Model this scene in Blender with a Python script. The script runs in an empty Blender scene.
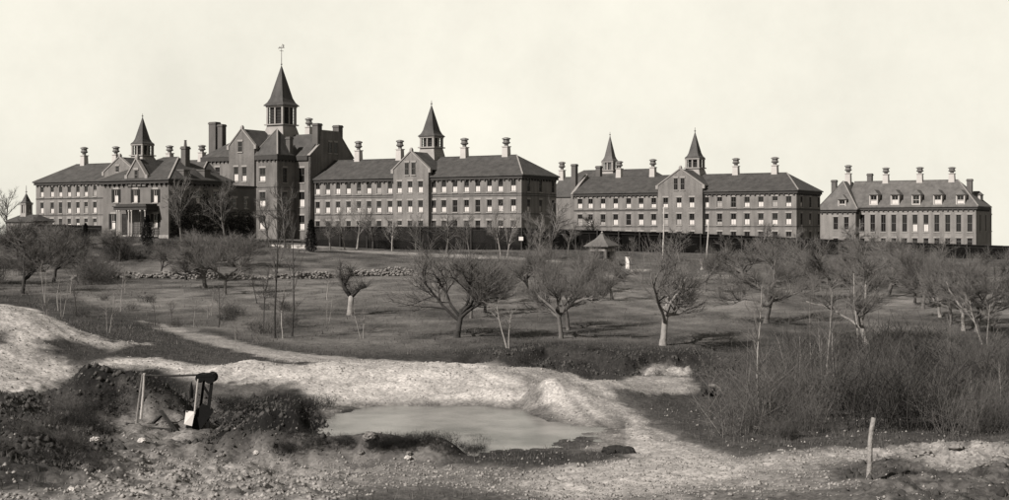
import bpy, math, random
import numpy as np
random.seed(7); rng = np.random.default_rng(11)
S = bpy.context.scene
COL = S.collection
R = math.radians
# ------------------------------------------------------------------ camera frame used to survey the place
K, CX, CY = 1386.0, 504.5, 230.0
def P(px, py, Y): return ((px-CX)/K*Y, Y, (CY-py)/K*Y)

# ------------------------------------------------------------------ materials (monochrome sepia world)
TINT = (1.0, .93, .885)
FILM = .58     # the plate records warm colours darker than the eye sees them
def col(g, t=TINT): return (g*t[0], g*t[1], g*t[2], 1)
def mat(name, g, rough=.85, var=.25, scale=1.2, fine=9.0, bump=0.0, spec=.12, streak=0.0, metal=0.0):
    m = bpy.data.materials.new(name); m.use_nodes = True
    nt = m.node_tree; N = nt.nodes; L = nt.links
    b = N['Principled BSDF']; b.inputs['Roughness'].default_value = rough
    b.inputs['Specular IOR Level'].default_value = spec; b.inputs['Metallic'].default_value = metal
    tc = N.new('ShaderNodeTexCoord')
    n1 = N.new('ShaderNodeTexNoise'); n1.inputs['Scale'].default_value = scale; n1.inputs['Detail'].default_value = 6
    n2 = N.new('ShaderNodeTexNoise'); n2.inputs['Scale'].default_value = fine; n2.inputs['Detail'].default_value = 3
    L.new(tc.outputs['Object'], n1.inputs['Vector']); L.new(tc.outputs['Object'], n2.inputs['Vector'])
    a = N.new('ShaderNodeMath'); a.operation = 'MULTIPLY_ADD'; a.inputs[1].default_value = .6
    h = N.new('ShaderNodeMath'); h.operation = 'MULTIPLY'; h.inputs[1].default_value = .4
    L.new(n2.outputs['Fac'], h.inputs[0]); L.new(n1.outputs['Fac'], a.inputs[0]); L.new(h.outputs[0], a.inputs[2])
    src = a.outputs[0]
    if streak:
        mp = N.new('ShaderNodeMapping'); mp.inputs['Scale'].default_value = (1.1, 1.1, .12)
        n3 = N.new('ShaderNodeTexNoise'); n3.inputs['Scale'].default_value = 1.0; n3.inputs['Detail'].default_value = 4
        L.new(tc.outputs['Object'], mp.inputs['Vector']); L.new(mp.outputs[0], n3.inputs['Vector'])
        s = N.new('ShaderNodeMath'); s.operation = 'MULTIPLY_ADD'; s.inputs[1].default_value = streak
        s2 = N.new('ShaderNodeMath'); s2.operation = 'SUBTRACT'; s2.inputs[1].default_value = .5*streak
        L.new(n3.outputs['Fac'], s.inputs[0]); L.new(src, s.inputs[2]); L.new(s.outputs[0], s2.inputs[0]); src = s2.outputs[0]
    mr = N.new('ShaderNodeMapRange'); mr.inputs['From Min'].default_value = .3; mr.inputs['From Max'].default_value = .7
    mr.inputs['To Min'].default_value = 1-var; mr.inputs['To Max'].default_value = 1+var
    L.new(src, mr.inputs['Value'])
    mx = N.new('ShaderNodeMix'); mx.data_type = 'RGBA'; mx.blend_type = 'MULTIPLY'; mx.inputs['Factor'].default_value = 1
    mx.inputs[6].default_value = col(g*FILM); L.new(mr.outputs[0], mx.inputs[7]); L.new(mx.outputs[2], b.inputs['Base Color'])
    if bump:
        bp = N.new('ShaderNodeBump'); bp.inputs['Strength'].default_value = bump; bp.inputs['Distance'].default_value = .1
        L.new(n2.outputs['Fac'], bp.inputs['Height']); L.new(bp.outputs[0], b.inputs['Normal'])
    return m
M = {}
M['brick'] = mat('brick', .185, .9, .28, .3, 5, .2, streak=.8)
M['brick_pale'] = mat('pale_brick', .215, .9, .26, .3, 5, .2, streak=.8)
M['brick_mid'] = mat('centre_brick', .155, .9, .3, .3, 5, .2, streak=.8)
M['brick_dark'] = mat('dark_brick', .115, .9, .2, .4, 6, .15, streak=.5)
M['brick_house'] = mat('house_brick', .15, .9, .28, .5, 6, .15, streak=.4)
M['stone'] = mat('trim_stone', .29, .85, .15, 1, 8)
M['base'] = mat('foundation_stone', .24, .9, .3, .9, 5, .3)
M['slate'] = mat('slate', .064, .75, .34, .5, 4, .35, spec=.25, streak=.6)
M['slate_pale'] = mat('pale_slate', .115, .75, .3, .5, 4, .35, spec=.25, streak=.6)
M['white'] = mat('white_paint', .46, .6, .1, 1, 7)
M['cornice'] = mat('cornice_paint', .055, .8, .2, 1, 7)
M['metal'] = mat('vent_metal', .16, .55, .25, 1, 7, spec=.4)
M['glass'] = mat('window_glass', .012, .12, .3, .8, 3, spec=.4)
M['sash'] = mat('sash_paint', .12, .7, .2, 1, 7)
M['cupola'] = mat('cupola_paint', .3, .7, .2, .6, 6)
M['blind_dull'] = mat('grey_blind', .34, .9, .15, 1, 5)
M['blind'] = mat('window_blind', .62, .9, .1, 1, 5)
M['shutter'] = mat('shutter_paint', .02, .8, .2, 2, 9)
M['fence'] = mat('weathered_boards', .014, .95, .5, .6, 7, spec=.03)
M['rail'] = mat('rail_wood', .05, .9, .3, 1, 7)
M['bark'] = mat('bark', .13, .95, .45, 1.2, 9, .5)
M['bark_pale'] = mat('pale_bark', .28, .95, .35, 1.2, 9, .5)
M['bark_dark'] = mat('dark_bark', .05, .95, .4, 1.2, 9, .5)
M['twig'] = mat('twigs', .135, .95, .35, .6, 3)
M['twig_pale'] = mat('pale_twigs', .21, .95, .35, .6, 3)
M['twig_dark'] = mat('dark_twigs', .09, .95, .35, .6, 3)
M['weed'] = mat('dead_weeds', .03, .95, .4, .6, 3)
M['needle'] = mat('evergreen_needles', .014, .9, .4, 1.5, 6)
M['rock'] = mat('field_stone', .2, .95, .45, .8, 4, .4)
M['rock_white'] = mat('white_rock', .5, .9, .2, 1, 5, .3)
M['rock_dark'] = mat('dark_rock', .04, .95, .4, 1, 5, .3)
M['iron'] = mat('black_iron', .006, .8, .3, 2, 8, spec=.1)
M['wood'] = mat('grey_wood', .2, .9, .35, 2, 12, .3)
M['wood_dark'] = mat('wet_wood', .035, .9, .4, 2, 12, .3)
M['pole'] = mat('peeled_pole', .42, .85, .3, 2, 12, .2)
M['post_wood'] = mat('weathered_post', .27, .9, .5, 3, 14, .5, streak=.6)
M['whitewash'] = mat('whitewash', .72, .8, .08, 2, 9)
M['earth'] = mat('dark_earth', .03, 1, .4, 2, 8, .5)

# ------------------------------------------------------------------ mesh builder
class MB:
    def __init__(s): s.v = []; s.f = []; s.m = []
    def add(s, vs, fs, mi=0):
        o = len(s.v); s.v += [tuple(p) for p in vs]
        for f in fs: s.f.append(tuple(i+o for i in f)); s.m.append(mi)
    def quad(s, a, b, c, d, mi=0): s.add([a, b, c, d], [(0, 1, 2, 3)], mi)
    def box(s, x0, x1, y0, y1, z0, z1, mi=0):
        s.add([(x0,y0,z0),(x1,y0,z0),(x1,y1,z0),(x0,y1,z0),(x0,y0,z1),(x1,y0,z1),(x1,y1,z1),(x0,y1,z1)],
              [(3,2,1,0),(4,5,6,7),(0,1,5,4),(1,2,6,5),(2,3,7,6),(3,0,4,7)], mi)
    def frust(s, cx, cy, prof, n=4, mi=0, rot=None, cap=True):
        """stack of rings: prof = [(half width or radius, z)]; n=4 gives squares aligned with the axes"""
        if rot is None: rot = math.pi/n
        k = 1/math.cos(math.pi/n) if n == 4 else 1.0
        vs = []; fs = []
        for r, z in prof:
            for i in range(n):
                a = rot+2*math.pi*i/n; vs.append((cx+r*k*math.cos(a), cy+r*k*math.sin(a), z))
        for j in range(len(prof)-1):
            for i in range(n): fs.append((j*n+i, j*n+(i+1) % n, (j+1)*n+(i+1) % n, (j+1)*n+i))
        if cap: fs.append(tuple(range(n))[::-1]); fs.append(tuple((len(prof)-1)*n+i for i in range(n)))
        s.add(vs, fs, mi)
    def tube(s, pts, rad, n=5, mi=0, cap=True):
        pts = [np.array(p, float) for p in pts]; vs = []; fs = []
        for i, p in enumerate(pts):
            d = pts[min(i+1, len(pts)-1)]-pts[max(i-1, 0)]; d /= (np.linalg.norm(d)+1e-9)
            a = np.array((0, 0, 1.0)) if abs(d[2]) < .9 else np.array((1.0, 0, 0))
            e = np.cross(d, a); e /= np.linalg.norm(e); g = np.cross(d, e)
            for k in range(n):
                t = 2*math.pi*k/n; vs.append(p+rad[i]*(math.cos(t)*e+math.sin(t)*g))
        for i in range(len(pts)-1):
            for k in range(n): fs.append((i*n+k, i*n+(k+1) % n, (i+1)*n+(k+1) % n, (i+1)*n+k))
        if cap: fs.append(tuple(range(n))[::-1]); fs.append(tuple((len(pts)-1)*n+k for k in range(n)))
        s.add(vs, fs, mi)
    def beam(s, a, b, w, h, mi=0):
        """square bar from a to b"""
        a = np.array(a, float); b = np.array(b, float); d = b-a; d /= np.linalg.norm(d)
        up = np.array((0, 0, 1.0)) if abs(d[2]) < .95 else np.array((0, 1.0, 0))
        e = np.cross(d, up); e /= np.linalg.norm(e); g = np.cross(e, d)
        vs = [p+sx*e*w/2+sz*g*h/2 for p in (a, b) for sx, sz in ((-1,-1),(1,-1),(1,1),(-1,1))]
        s.add(vs, [(0,1,2,3),(7,6,5,4),(0,4,5,1),(1,5,6,2),(2,6,7,3),(3,7,4,0)], mi)
    def prism(s, pts, y0, y1, mi=0, axis='y'):
        n = len(pts)
        if axis == 'y': vs = [(a, y0, b) for a, b in pts]+[(a, y1, b) for a, b in pts]
        else: vs = [(y0, a, b) for a, b in pts]+[(y1, a, b) for a, b in pts]
        s.add(vs, [tuple(range(n)), tuple(range(2*n-1, n-1, -1))]+[(i, i+n, (i+1) % n+n, (i+1) % n) for i in range(n)], mi)
    def mesh(s, name, mats, smooth=False):
        me = bpy.data.meshes.new(name); me.from_pydata(s.v, [], s.f)
        for m in mats: me.materials.append(m)
        if len(mats) > 1: me.polygons.foreach_set('material_index', s.m)
        if smooth: me.polygons.foreach_set('use_smooth', [True]*len(s.f))
        me.update(); return me
    def build(s, name, mats, parent=None, smooth=False):
        if not isinstance(mats, (list, tuple)): mats = [mats]
        return link(name, s.mesh(name, mats, smooth), parent)
def link(name, data, parent=None):
    o = bpy.data.objects.new(name, data); COL.objects.link(o)
    if parent is not None: o.parent = parent
    return o
def tag(o, label=None, cat=None, group=None, kind=None):
    if label: o['label'] = label
    if cat: o['category'] = cat
    if group: o['group'] = group
    if kind: o['kind'] = kind
    return o
def thing(name, label, cat, loc, rz=0.0, group=None):
    o = link(name, None); o.location = loc; o.rotation_euler = (0, 0, rz); o.empty_display_size = .3
    return tag(o, label, cat, group)
def copy_tree(o, parent=None):
    c = o.copy(); COL.objects.link(c)
    if parent is not None: c.parent = parent
    for ch in list(o.children): copy_tree(ch, c)
    return c

# ------------------------------------------------------------------ terrain
def _hash(ix, iy, seed):
    h = (ix.astype(np.int64)*374761393+iy.astype(np.int64)*668265263+seed*982451653) & 0xffffffff
    h = ((h ^ (h >> 13))*1274126177) & 0xffffffff
    return ((h ^ (h >> 16)) & 0xffff)/65535.0
def vnoise(x, y, seed=0):
    x = np.asarray(x, float); y = np.asarray(y, float)
    ix = np.floor(x); iy = np.floor(y); fx = x-ix; fy = y-iy
    fx = fx*fx*(3-2*fx); fy = fy*fy*(3-2*fy)
    a = _hash(ix, iy, seed); b = _hash(ix+1, iy, seed); c = _hash(ix, iy+1, seed); d = _hash(ix+1, iy+1, seed)
    return (a*(1-fx)+b*fx)*(1-fy)+(c*(1-fx)+d*fx)*fy
def fbm(x, y, seed=0, o=4):
    v = 0; a = .5; t = 0
    for i in range(o): v = v+a*vnoise(x*2**i, y*2**i, seed+i*7); t += a; a *= .55
    return v/t-.5
TP = np.array([-150, 0, 100, 200, 300, 400, 500, 600, 700, 800, 900, 1009, 1160], float)
ROWS = [
 (4,   [-5.5]*13),
 (30,  [-6.2,-6.3,-6.5,-6.6,-6.6,-6.6,-6.6,-6.6,-6.5,-6.4,-6.3,-6.3,-6.3]),
 (36,  [-6.4,-6.6,-6.9,-7.1,-7.1,-7.1,-7.1,-7.1,-7.05,-6.95,-6.9,-6.9,-6.9]),
 (42,  [-6.5,-6.9,-7.4,-7.8,-7.9,-7.9,-7.9,-7.9,-7.8,-7.5,-7.3,-7.3,-7.3]),
 (50,  [-6.5,-7.0,-8.0,-8.45,-8.6,-8.6,-8.6,-8.5,-8.3,-8.05,-7.9,-7.9,-7.9]),
 (57,  [-6.7,-7.3,-8.4,-8.75,-8.95,-9.2,-9.1,-9.02,-8.75,-8.55,-8.5,-8.5,-8.5]),
 (64,  [-6.8,-7.6,-8.7,-8.9,-9.08,-9.5,-9.5,-9.12,-8.9,-8.95,-9.0,-9.0,-9.0]),
 (70,  [-6.5,-7.5,-8.5,-8.75,-8.98,-9.45,-9.35,-8.5,-9.1,-9.3,-9.4,-9.4,-9.4]),
 (75,  [-6.0,-7.0,-8.2,-8.4,-8.25,-8.65,-8.7,-8.3,-9.25,-9.6,-9.7,-9.7,-9.7]),
 (80,  [-5.2,-6.2,-7.5,-7.9,-7.85,-7.85,-8.0,-8.65,-9.5,-9.8,-9.9,-9.9,-9.9]),
 (88,  [-4.4,-5.0,-6.9,-8.15,-8.4,-8.4,-8.7,-9.3,-9.8,-9.95,-10,-10,-10]),
 (98,  [-4.9,-5.3,-7.3,-8.5,-8.9,-9.2,-9.6,-10.0,-9.9,-9.95,-10,-10,-10]),
 (106, [-5.9,-6.1,-7.6,-8.5,-8.8,-8.95,-9.0,-9.0,-9.3,-9.6,-9.7,-9.7,-9.7]),
 (120, [-6.8,-7.0,-7.9,-8.3,-8.45,-8.55,-8.6,-8.6,-8.7,-8.85,-8.9,-8.9,-8.9]),
 (150, [-7.0,-7.2,-7.3,-7.4,-7.4,-7.4,-7.4,-7.4,-7.5,-7.6,-7.7,-7.7,-7.7]),
 (200, [-5.9,-6.0,-6.1,-6.15,-6.15,-6.15,-6.15,-6.15,-6.25,-6.45,-6.65,-6.8,-6.9]),
 (235, [-2.5,-2.0,-1.2,-1.7,-3.4,-4.4,-4.6,-4.75,-5.2,-5.7,-6.1,-6.5,-6.8]),
 (255, [-1.9,-1.6,-1.1,-1.5,-2.5,-3.4,-3.7,-4.1,-4.8,-5.3,-5.9,-6.3,-6.6]),
 (275, [-1.5,-1.4,-1.2,-1.5,-2.0,-2.3,-2.6,-3.8,-4.6,-5.3,-5.9,-6.5,-6.9]),
 (300, [-1.2,-1.1,-1.2,-1.5,-2.0,-2.1,-2.3,-3.2,-4.0,-4.5,-5.4,-6.3,-6.9]),
 (340, [-1.5,-1.5,-1.5,-1.7,-2.1,-2.2,-2.5,-3.4,-4.1,-4.4,-4.8,-5.3,-6.0]),
 (420, [-7,-7,-6,-6,-6,-6,-6,-6.5,-7,-8,-9,-10,-11]),
 (700, [-22]*13), (3000, [-110]*13), (9000, [-420]*13)]
TY = np.array([r[0] for r in ROWS], float); TZ = np.array([r[1] for r in ROWS], float)
def herm(x, xs, ys, axis0_vals=None):
    """monotone-ish cubic weights on a non-uniform axis: index and 4 weights"""
    x = np.clip(x, xs[0], xs[-1]); i = np.clip(np.searchsorted(xs, x)-1, 0, len(xs)-2)
    h = xs[i+1]-xs[i]; t = (x-xs[i])/h
    return i, t, h
def slopes(xs, Z, axis):
    Zm = np.moveaxis(Z, axis, 0); d = np.diff(Zm, axis=0)/np.diff(xs)[:, None]
    m = np.zeros_like(Zm); m[0] = d[0]; m[-1] = d[-1]
    a, b = d[:-1], d[1:]
    m[1:-1] = np.where(a*b > 0, 2*a*b/(a+b+1e-12*np.sign(a+b)+1e-15), 0)
    return np.moveaxis(m, 0, axis)
# fine resample in px first, then in Y
FP = np.arange(-150, 1161, 5.0)
def resample(Z, xs, new):
    m = slopes(xs, Z, 0); i, t, h = herm(new, xs, None); t = t[:, None]; h = h[:, None]
    return ((2*t**3-3*t**2+1)*Z[i]+(t**3-2*t**2+t)*h*m[i]+(-2*t**3+3*t**2)*Z[i+1]+(t**3-t**2)*h*m[i+1])
FY = np.concatenate([np.arange(4, 34, 1.0), np.arange(34, 125, .5), np.arange(125, 421, 2.0), np.geomspace(440, 9000, 40)])
FZ = resample(resample(TZ.T, TP, FP).T, TY, FY)          # (nY, nP)
def bil(px, Y):
    px = np.clip(px, FP[0], FP[-1]-1e-6); Y = np.clip(Y, FY[0], FY[-1]-1e-6)
    i = np.clip(np.searchsorted(FY, Y)-1, 0, len(FY)-2); j = np.clip(((px-FP[0])/5.0).astype(int), 0, len(FP)-2)
    a = (Y-FY[i])/(FY[i+1]-FY[i]); b = (px-FP[j])/5.0
    return (FZ[i, j]*(1-b)+FZ[i, j+1]*b)*(1-a)+(FZ[i+1, j]*(1-b)+FZ[i+1, j+1]*b)*a
# heaps: px, Y, height, half length along x (m), half length along y (m)
BUMPS = [(115, 66, 1.9, 2.1, 1.8), (80, 66.5, .9, 1.2, 1.5), (160, 66, .9, 1.3, 1.5),
         (280, 56, 1.4, 1.0, 1.2), (301, 55.8, 1.3, .42, .8), (245, 56, .8, 1.0, 1.3),
         (300, 53, 1.1, 2.2, .9), (385, 53, 1.0, 1.5, .8), (225, 53, .7, 1.4, .9), (440, 53.0, .8, .9, .7),
         (250, 79, .45, 1.6, 2.0), (215, 77, .4, 1.0, 1.6), (548, 72, .95, 1.3, 1.5), (505, 74, .45, 1.0, 1.2), (520, 71.5, -.35, .35, 1.2), (580, 70, .35, 1.0, 1.2),
         (30, 47, .55, 1.6, 2.0), (10, 57, .5, 1.3, 2.5), (930, 46, .5, 1.0, 1.3), (975, 45, .55, 1.1, 1.2), (1000, 41, .4, 1.2, 1.0),
         (510, 92, .8, 2.0, 1.6), (690, 80, .5, 1.5, 1.4)]
def edge_at(X):
    """depth of the sod edge above the cut bank"""
    X = np.asarray(X, float); px = CX+K*X/102.5
    e = np.interp(px, [440, 470, 500, 525, 548, 575, 600, 622, 640, 660, 700, 745], [98, 100.5, 100.8, 102, 104.2, 103.2, 101.6, 99.3, 101.8, 102.6, 103.2, 101])
    return e+fbm(X*.8, X*0+3.1, 21, 3)*2.2
def height(X, Y, rough=True):
    X = np.asarray(X, float); Y = np.asarray(Y, float); Ys = np.maximum(Y, 4)
    px = CX+K*X/Ys
    z = bil(px, Ys)
    for bpx, bY, h, sx, sy in BUMPS:
        bx = (bpx-CX)/K*bY
        z = z+h*np.exp(-((X-bx)/sx)**2-((Y-bY)/sy)**2)
    if rough:
        near = np.clip((115-Y)/25, 0, 1)
        pond = np.exp(-((px-450)/110)**2-((Y-64)/6.5)**2)
        z = z+near*(1-.9*pond)*(fbm(X*.5, Y*.5, 3, 4)*.42+fbm(X*2.4, Y*2.4, 9, 3)*.17)
        z = z+(1-near)*np.clip((230-Y)/40, 0, 1)*(fbm(X*.12, Y*.12, 5, 4)*.5)
        left = np.clip((345-px)/40, 0, 1)*np.clip((72-Y)/5, 0, 1)*np.clip((Y-36)/4, 0, 1)
        z = z+left*(fbm(X*1.1, Y*.9, 71, 4)*.75+fbm(X*4.5, Y*3.5, 73, 2)*.16)
        rgt = np.clip((px-840)/40, 0, 1)*np.clip((54-Y)/4, 0, 1)
        z = z+rgt*(fbm(X*1.4, Y*1.2, 75, 4)*.7)
        z = z+np.exp(-((px-600)/140)**4)*np.exp(-((Y-98.5)/3.6)**2)*(fbm(X*1.3, Y*1.0, 77, 4)*1.5)
        # sod edge above the cut bank: a sharp lip across the middle of the pit's far side
        lip = np.exp(-((px-600)/150)**4)
        edge = edge_at(X)
        step = 1/(1+np.exp(-(Y-edge)/.22))
        z = z+lip*near*((step-.5)*1.5*np.exp(-((Y-edge)/4)**2)+.35*np.exp(-((Y-edge-.7)/1.0)**2)*(.5+fbm(X*.5, X*0, 23, 2)))
    return z
def ground(px, py, y0=30.0, y1=330.0):
    """where the line of sight through a spot of the photo meets the ground"""
    Y = np.concatenate([np.arange(y0, 125, .1), np.arange(max(125, y0), y1, .4)]); t = (px-CX)/K
    g = height(t*Y, Y, False)-(CY-py)/K*Y
    k = np.argmax(g > 0)
    if g[k] <= 0: k = len(Y)-1
    y = float(Y[k]); x = float(t*y)
    return x, y, float(height(np.array([x]), np.array([y]))[0])
def gz(x, y): return float(height(np.array([x]), np.array([y]))[0])

# --- ground colours: patches (gravel, road, soil, burnt grass) and painted gully shade, outlined on the ground plan
def outline(pts):
    return np.array([ground(px, py)[:2] for px, py in pts])
def polydist(poly, X, Y, ys=.35):
    """signed distance to an outline (ground metres; the depth axis is counted at ys)"""
    pts = poly*np.array([1, ys]); Yq = Y*ys
    d = np.full(X.shape, 1e9); ins = np.zeros(X.shape, bool); n = len(pts)
    for i in range(n):
        a = pts[i]; b = pts[(i+1) % n]; e = b-a; l2 = (e*e).sum()+1e-9
        t = np.clip(((X-a[0])*e[0]+(Yq-a[1])*e[1])/l2, 0, 1)
        d = np.minimum(d, (X-a[0]-t*e[0])**2+(Yq-a[1]-t*e[1])**2)
        c = ((a[1] > Yq) != (b[1] > Yq)) & (X < (b[0]-a[0])*(Yq-a[1])/(b[1]-a[1]+1e-12)+a[0])
        ins ^= c
    d = np.sqrt(d); return np.where(ins, d, -d)
# (albedo, feather m, edge noise m, outline)
ZONES = [
 (.050, .8, .8, [(-140,300),(-40,290),(60,296),(150,318),(240,338),(330,352),(420,352),(520,345),(620,342),(760,350),(1100,345),(1160,430),(900,436),(740,440),(640,400),(560,372),(400,368),(250,372),(150,360),(-140,352)]),
 (.055, .6, .9, [(700,345),(780,335),(1150,325),(1150,432),(960,436),(850,436),(760,430),(700,405),(680,380)]),
 (.30, .3, .4, [(140,321),(170,325),(215,335),(262,347),(330,357),(420,362),(420,367),(330,364),(255,355),(200,342),(150,327)]),
 (.42, .4, .5, [(-60,296),(0,304),(36,310),(72,328),(112,341),(152,344),(112,350),(70,348),(40,352),(70,362),(86,376),(40,392),(-60,396)]),
 (.045, .4, .6, [(40,341),(70,338),(108,350),(110,362),(80,362),(55,353)]),
 (.05, .3, .4, [(-40,330),(6,332),(10,345),(-40,350)]),
 (.46, .3, .5, [(86,366),(150,357),(215,365),(300,366),(400,362),(500,362),(550,366),(585,378),(612,396),(640,420),(690,446),(740,458),(800,470),(700,470),(600,440),(565,425),(545,415),(500,409),(420,408),(345,409),(325,424),(312,405),(290,385),(215,378),(150,374),(100,376)]),
 (.30, .5, .4, [(500,362),(545,367),(585,382),(620,406),(690,446),(745,460),(690,458),(640,434),(560,385),(500,372)]),
 (.24, .12, .25, [(540,367),(590,391),(650,430),(735,459),(840,460),(840,462),(730,462),(642,432),(584,393),(540,369)]),
 (.24, .12, .25, [(530,373),(575,396),(620,430),(705,463),(840,467),(840,469),(698,466),(612,433),(569,399),(530,375)]),
 (.34, .3, .4, [(486,357),(515,352),(545,360),(540,374),(490,372)]),
 (.032, .4, .7, [(450,352),(520,346),(560,342),(600,350),(640,352),(700,348),(720,362),(700,372),(620,376),(560,372),(480,362)]),
 (.16, .25, .6, [(522,392),(532,386),(545,396),(556,404),(550,414),(530,412),(520,404)]),  # gully shading painted into the gravel of the hump
 (.30, .3, .5, [(590,381),(640,376),(690,378),(700,390),(640,392),(600,389)]),
 (.30, .3, .4, [(640,366),(668,362),(692,368),(690,376),(650,377)]),
 (.016, .4, .5, [(40,400),(62,380),(115,366),(160,368),(190,384),(196,404),(215,420),(160,420),(120,424),(80,416)]),
 (.016, .3, .4, [(206,425),(225,402),(265,394),(300,390),(320,408),(332,428),(325,440),(260,436),(215,438)]),
 (.012, .3, .4, [(190,434),(260,430),(340,436),(420,434),(478,438),(492,452),(430,458),(330,456),(230,454),(190,448)]),
 (.2, .6, .4, [(100,418),(180,416),(210,428),(190,440),(110,440)]),
 (.20, .6, .5, [(150,455),(240,456),(330,458),(430,460),(500,456),(560,448),(640,446),(760,455),(900,446),(960,452),(880,470),(900,482),(700,500),(700,540),(-100,540),(150,480)]),
 (.40, .6, .6, [(600,446),(650,440),(700,452),(760,462),(830,454),(890,450),(890,458),(840,462),(760,472),(740,484),(640,492),(560,500),(520,484),(560,462)]),
 (.045, .4, .6, [(470,452),(540,451),(600,452),(640,458),(590,466),(520,470),(440,464)]),
 (.06, .4, .8, [(640,400),(700,400),(780,440),(900,434),(1000,436),(960,446),(880,446),(800,452),(740,454),(690,438)]),
 (.24, .6, .8, [(150,474),(200,462),(300,470),(350,482),(330,540),(60,540),(100,490)]),
 (.045, .5, .8, [(-60,400),(30,396),(80,402),(120,430),(110,452),(70,470),(60,486),(-60,500)]),
 (.30, .3, .5, [(900,448),(1000,446),(1060,450),(1060,470),(960,474),(905,466)]),
 (.09, .8, 1.2, [(340,488),(440,484),(520,494),(540,540),(340,540)]),
 (.07, .4, .6, [(820,466),(900,462),(990,476),(990,488),(840,482)]),
 (.10, .8, .9, [(840,492),(1060,470),(1060,540),(760,540)]),
 (.22, .6, .4, [(273,245),(330,247),(368,250),(500,256),(560,259),(560,262),(500,259.5),(368,253),(320,250),(273,248)]),
 (.24, .4, .3, [(628,268.5),(650,269),(640,273),(628,272)]),
 (.24, .4, .3, [(694,275),(734,274.5),(734,278),(694,279)]),
 (.17, .8, .8, [(930,278),(1040,276),(1040,284),(940,286)]),
]
def build_ground():
    px = np.unique(np.concatenate([np.arange(-2200, -200, 60.), np.arange(-200, 1210, 2.6), np.arange(1210, 3300, 60.)]))
    Ys = np.concatenate([np.arange(4, 34, 1.0), np.arange(34, 110, .2), np.arange(110, 260, .8), np.arange(260, 422, 3.0), np.geomspace(430, 9000, 36)])
    T, YY = np.meshgrid((px-CX)/K, Ys); X = T*YY; Z = height(X, YY)
    nr, nc = X.shape
    alb = .108*(1+1.0*fbm(X*.06, YY*.035, 31, 5))
    band = np.exp(-((YY-152)/16)**2)+.7*np.exp(-((YY-196)/10)**2)
    alb = alb*(1+.45*band)
    wx = fbm(X*.9, YY*.9, 41, 4); wx2 = fbm(X*3.1, YY*3.1, 43, 3)
    sel = YY < 300
    for g, fe, no, pts in ZONES:
        pl = outline(pts); ys = .35 if pl[:, 1].min() < 120 else .5
        lo = pl.min(0)-6; hi = pl.max(0)+6
        q = sel & (X > lo[0]) & (X < hi[0]) & (YY > lo[1]) & (YY < hi[1])
        if not q.any(): continue
        d = polydist(pl, X[q], YY[q], ys)+(wx[q]*1.6+wx2[q]*.8)*no
        w = np.clip(d/fe*.5+.5, 0, 1); alb[q] = alb[q]*(1-w)+g*w
    near = np.clip((112-YY)/10, 0, 1)
    mott = np.clip((54-YY)/6, 0, 1)*np.maximum(np.clip((440-(CX+K*X/YY))/120, .3, 1), np.clip(((CX+K*X/YY)-830)/60, 0, 1))
    alb = alb*(1+near*(wx2*np.where(alb > .2, .22, .5)+wx*np.where(alb > .2, .2, .7))+1.8*mott*fbm(X*4.2, YY*2.0, 61, 4)+(1-near)*(wx2*.45+wx*.5+1.7*fbm(X*.3, YY*.22, 81, 4)))
    wet = (YY > 52) & (YY < 76) & (np.abs(CX+K*X/YY-455) < 170)
    alb = np.where(wet, alb*(1-.55*np.clip((-8.86-Z)/.22, 0, 1)), alb)      # wet margin of the pond
    alb = np.clip(alb, .008, .7)
    me = bpy.data.meshes.new('ground')
    v = np.stack([X, YY, Z], -1).reshape(-1, 3)
    idx = np.arange(nr*nc).reshape(nr, nc)
    q = np.stack([idx[:-1, :-1], idx[:-1, 1:], idx[1:, 1:], idx[1:, :-1]], -1).reshape(-1, 4)
    me.vertices.add(len(v)); me.vertices.foreach_set('co', v.ravel().astype(np.float32))
    me.loops.add(q.size); me.loops.foreach_set('vertex_index', q.ravel().astype(np.int32))
    me.polygons.add(len(q)); me.polygons.foreach_set('loop_start', np.arange(0, q.size, 4, dtype=np.int32))
    me.polygons.foreach_set('use_smooth', np.ones(len(q), bool))
    at = me.attributes.new('soil', 'FLOAT', 'POINT'); at.data.foreach_set('value', alb.ravel().astype(np.float32))
    me.update(); me.validate()
    m = bpy.data.materials.new('soil_and_grass'); m.use_nodes = True
    nt = m.node_tree; N = nt.nodes; L = nt.links; b = N['Principled BSDF']; b.inputs['Roughness'].default_value = .97
    b.inputs['Specular IOR Level'].default_value = .1
    a = N.new('ShaderNodeAttribute'); a.attribute_name = 'soil'
    tc = N.new('ShaderNodeTexCoord')
    n1 = N.new('ShaderNodeTexNoise'); n1.inputs['Scale'].default_value = 7; n1.inputs['Detail'].default_value = 8; n1.inputs['Roughness'].default_value = .7
    n2 = N.new('ShaderNodeTexNoise'); n2.inputs['Scale'].default_value = .55; n2.inputs['Detail'].default_value = 6
    vo = N.new('ShaderNodeTexVoronoi'); vo.inputs['Scale'].default_value = 3.2
    for n in (n1, n2, vo): L.new(tc.outputs['Object'], n.inputs['Vector'])
    mr = N.new('ShaderNodeMapRange'); mr.inputs[1].default_value = .3; mr.inputs[2].default_value = .7; mr.inputs[3].default_value = .8; mr.inputs[4].default_value = 1.2
    L.new(n1.outputs['Fac'], mr.inputs[0])
    m2 = N.new('ShaderNodeMapRange'); m2.inputs[1].default_value = .3; m2.inputs[2].default_value = .7; m2.inputs[3].default_value = .78; m2.inputs[4].default_value = 1.22
    L.new(n2.outputs['Fac'], m2.inputs[0])
    mu = N.new('ShaderNodeMath'); mu.operation = 'MULTIPLY'; L.new(mr.outputs[0], mu.inputs[0]); L.new(m2.outputs[0], mu.inputs[1])
    mv = N.new('ShaderNodeMath'); mv.operation = 'MULTIPLY'; L.new(mu.outputs[0], mv.inputs[0]); L.new(a.outputs['Fac'], mv.inputs[1])
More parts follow.
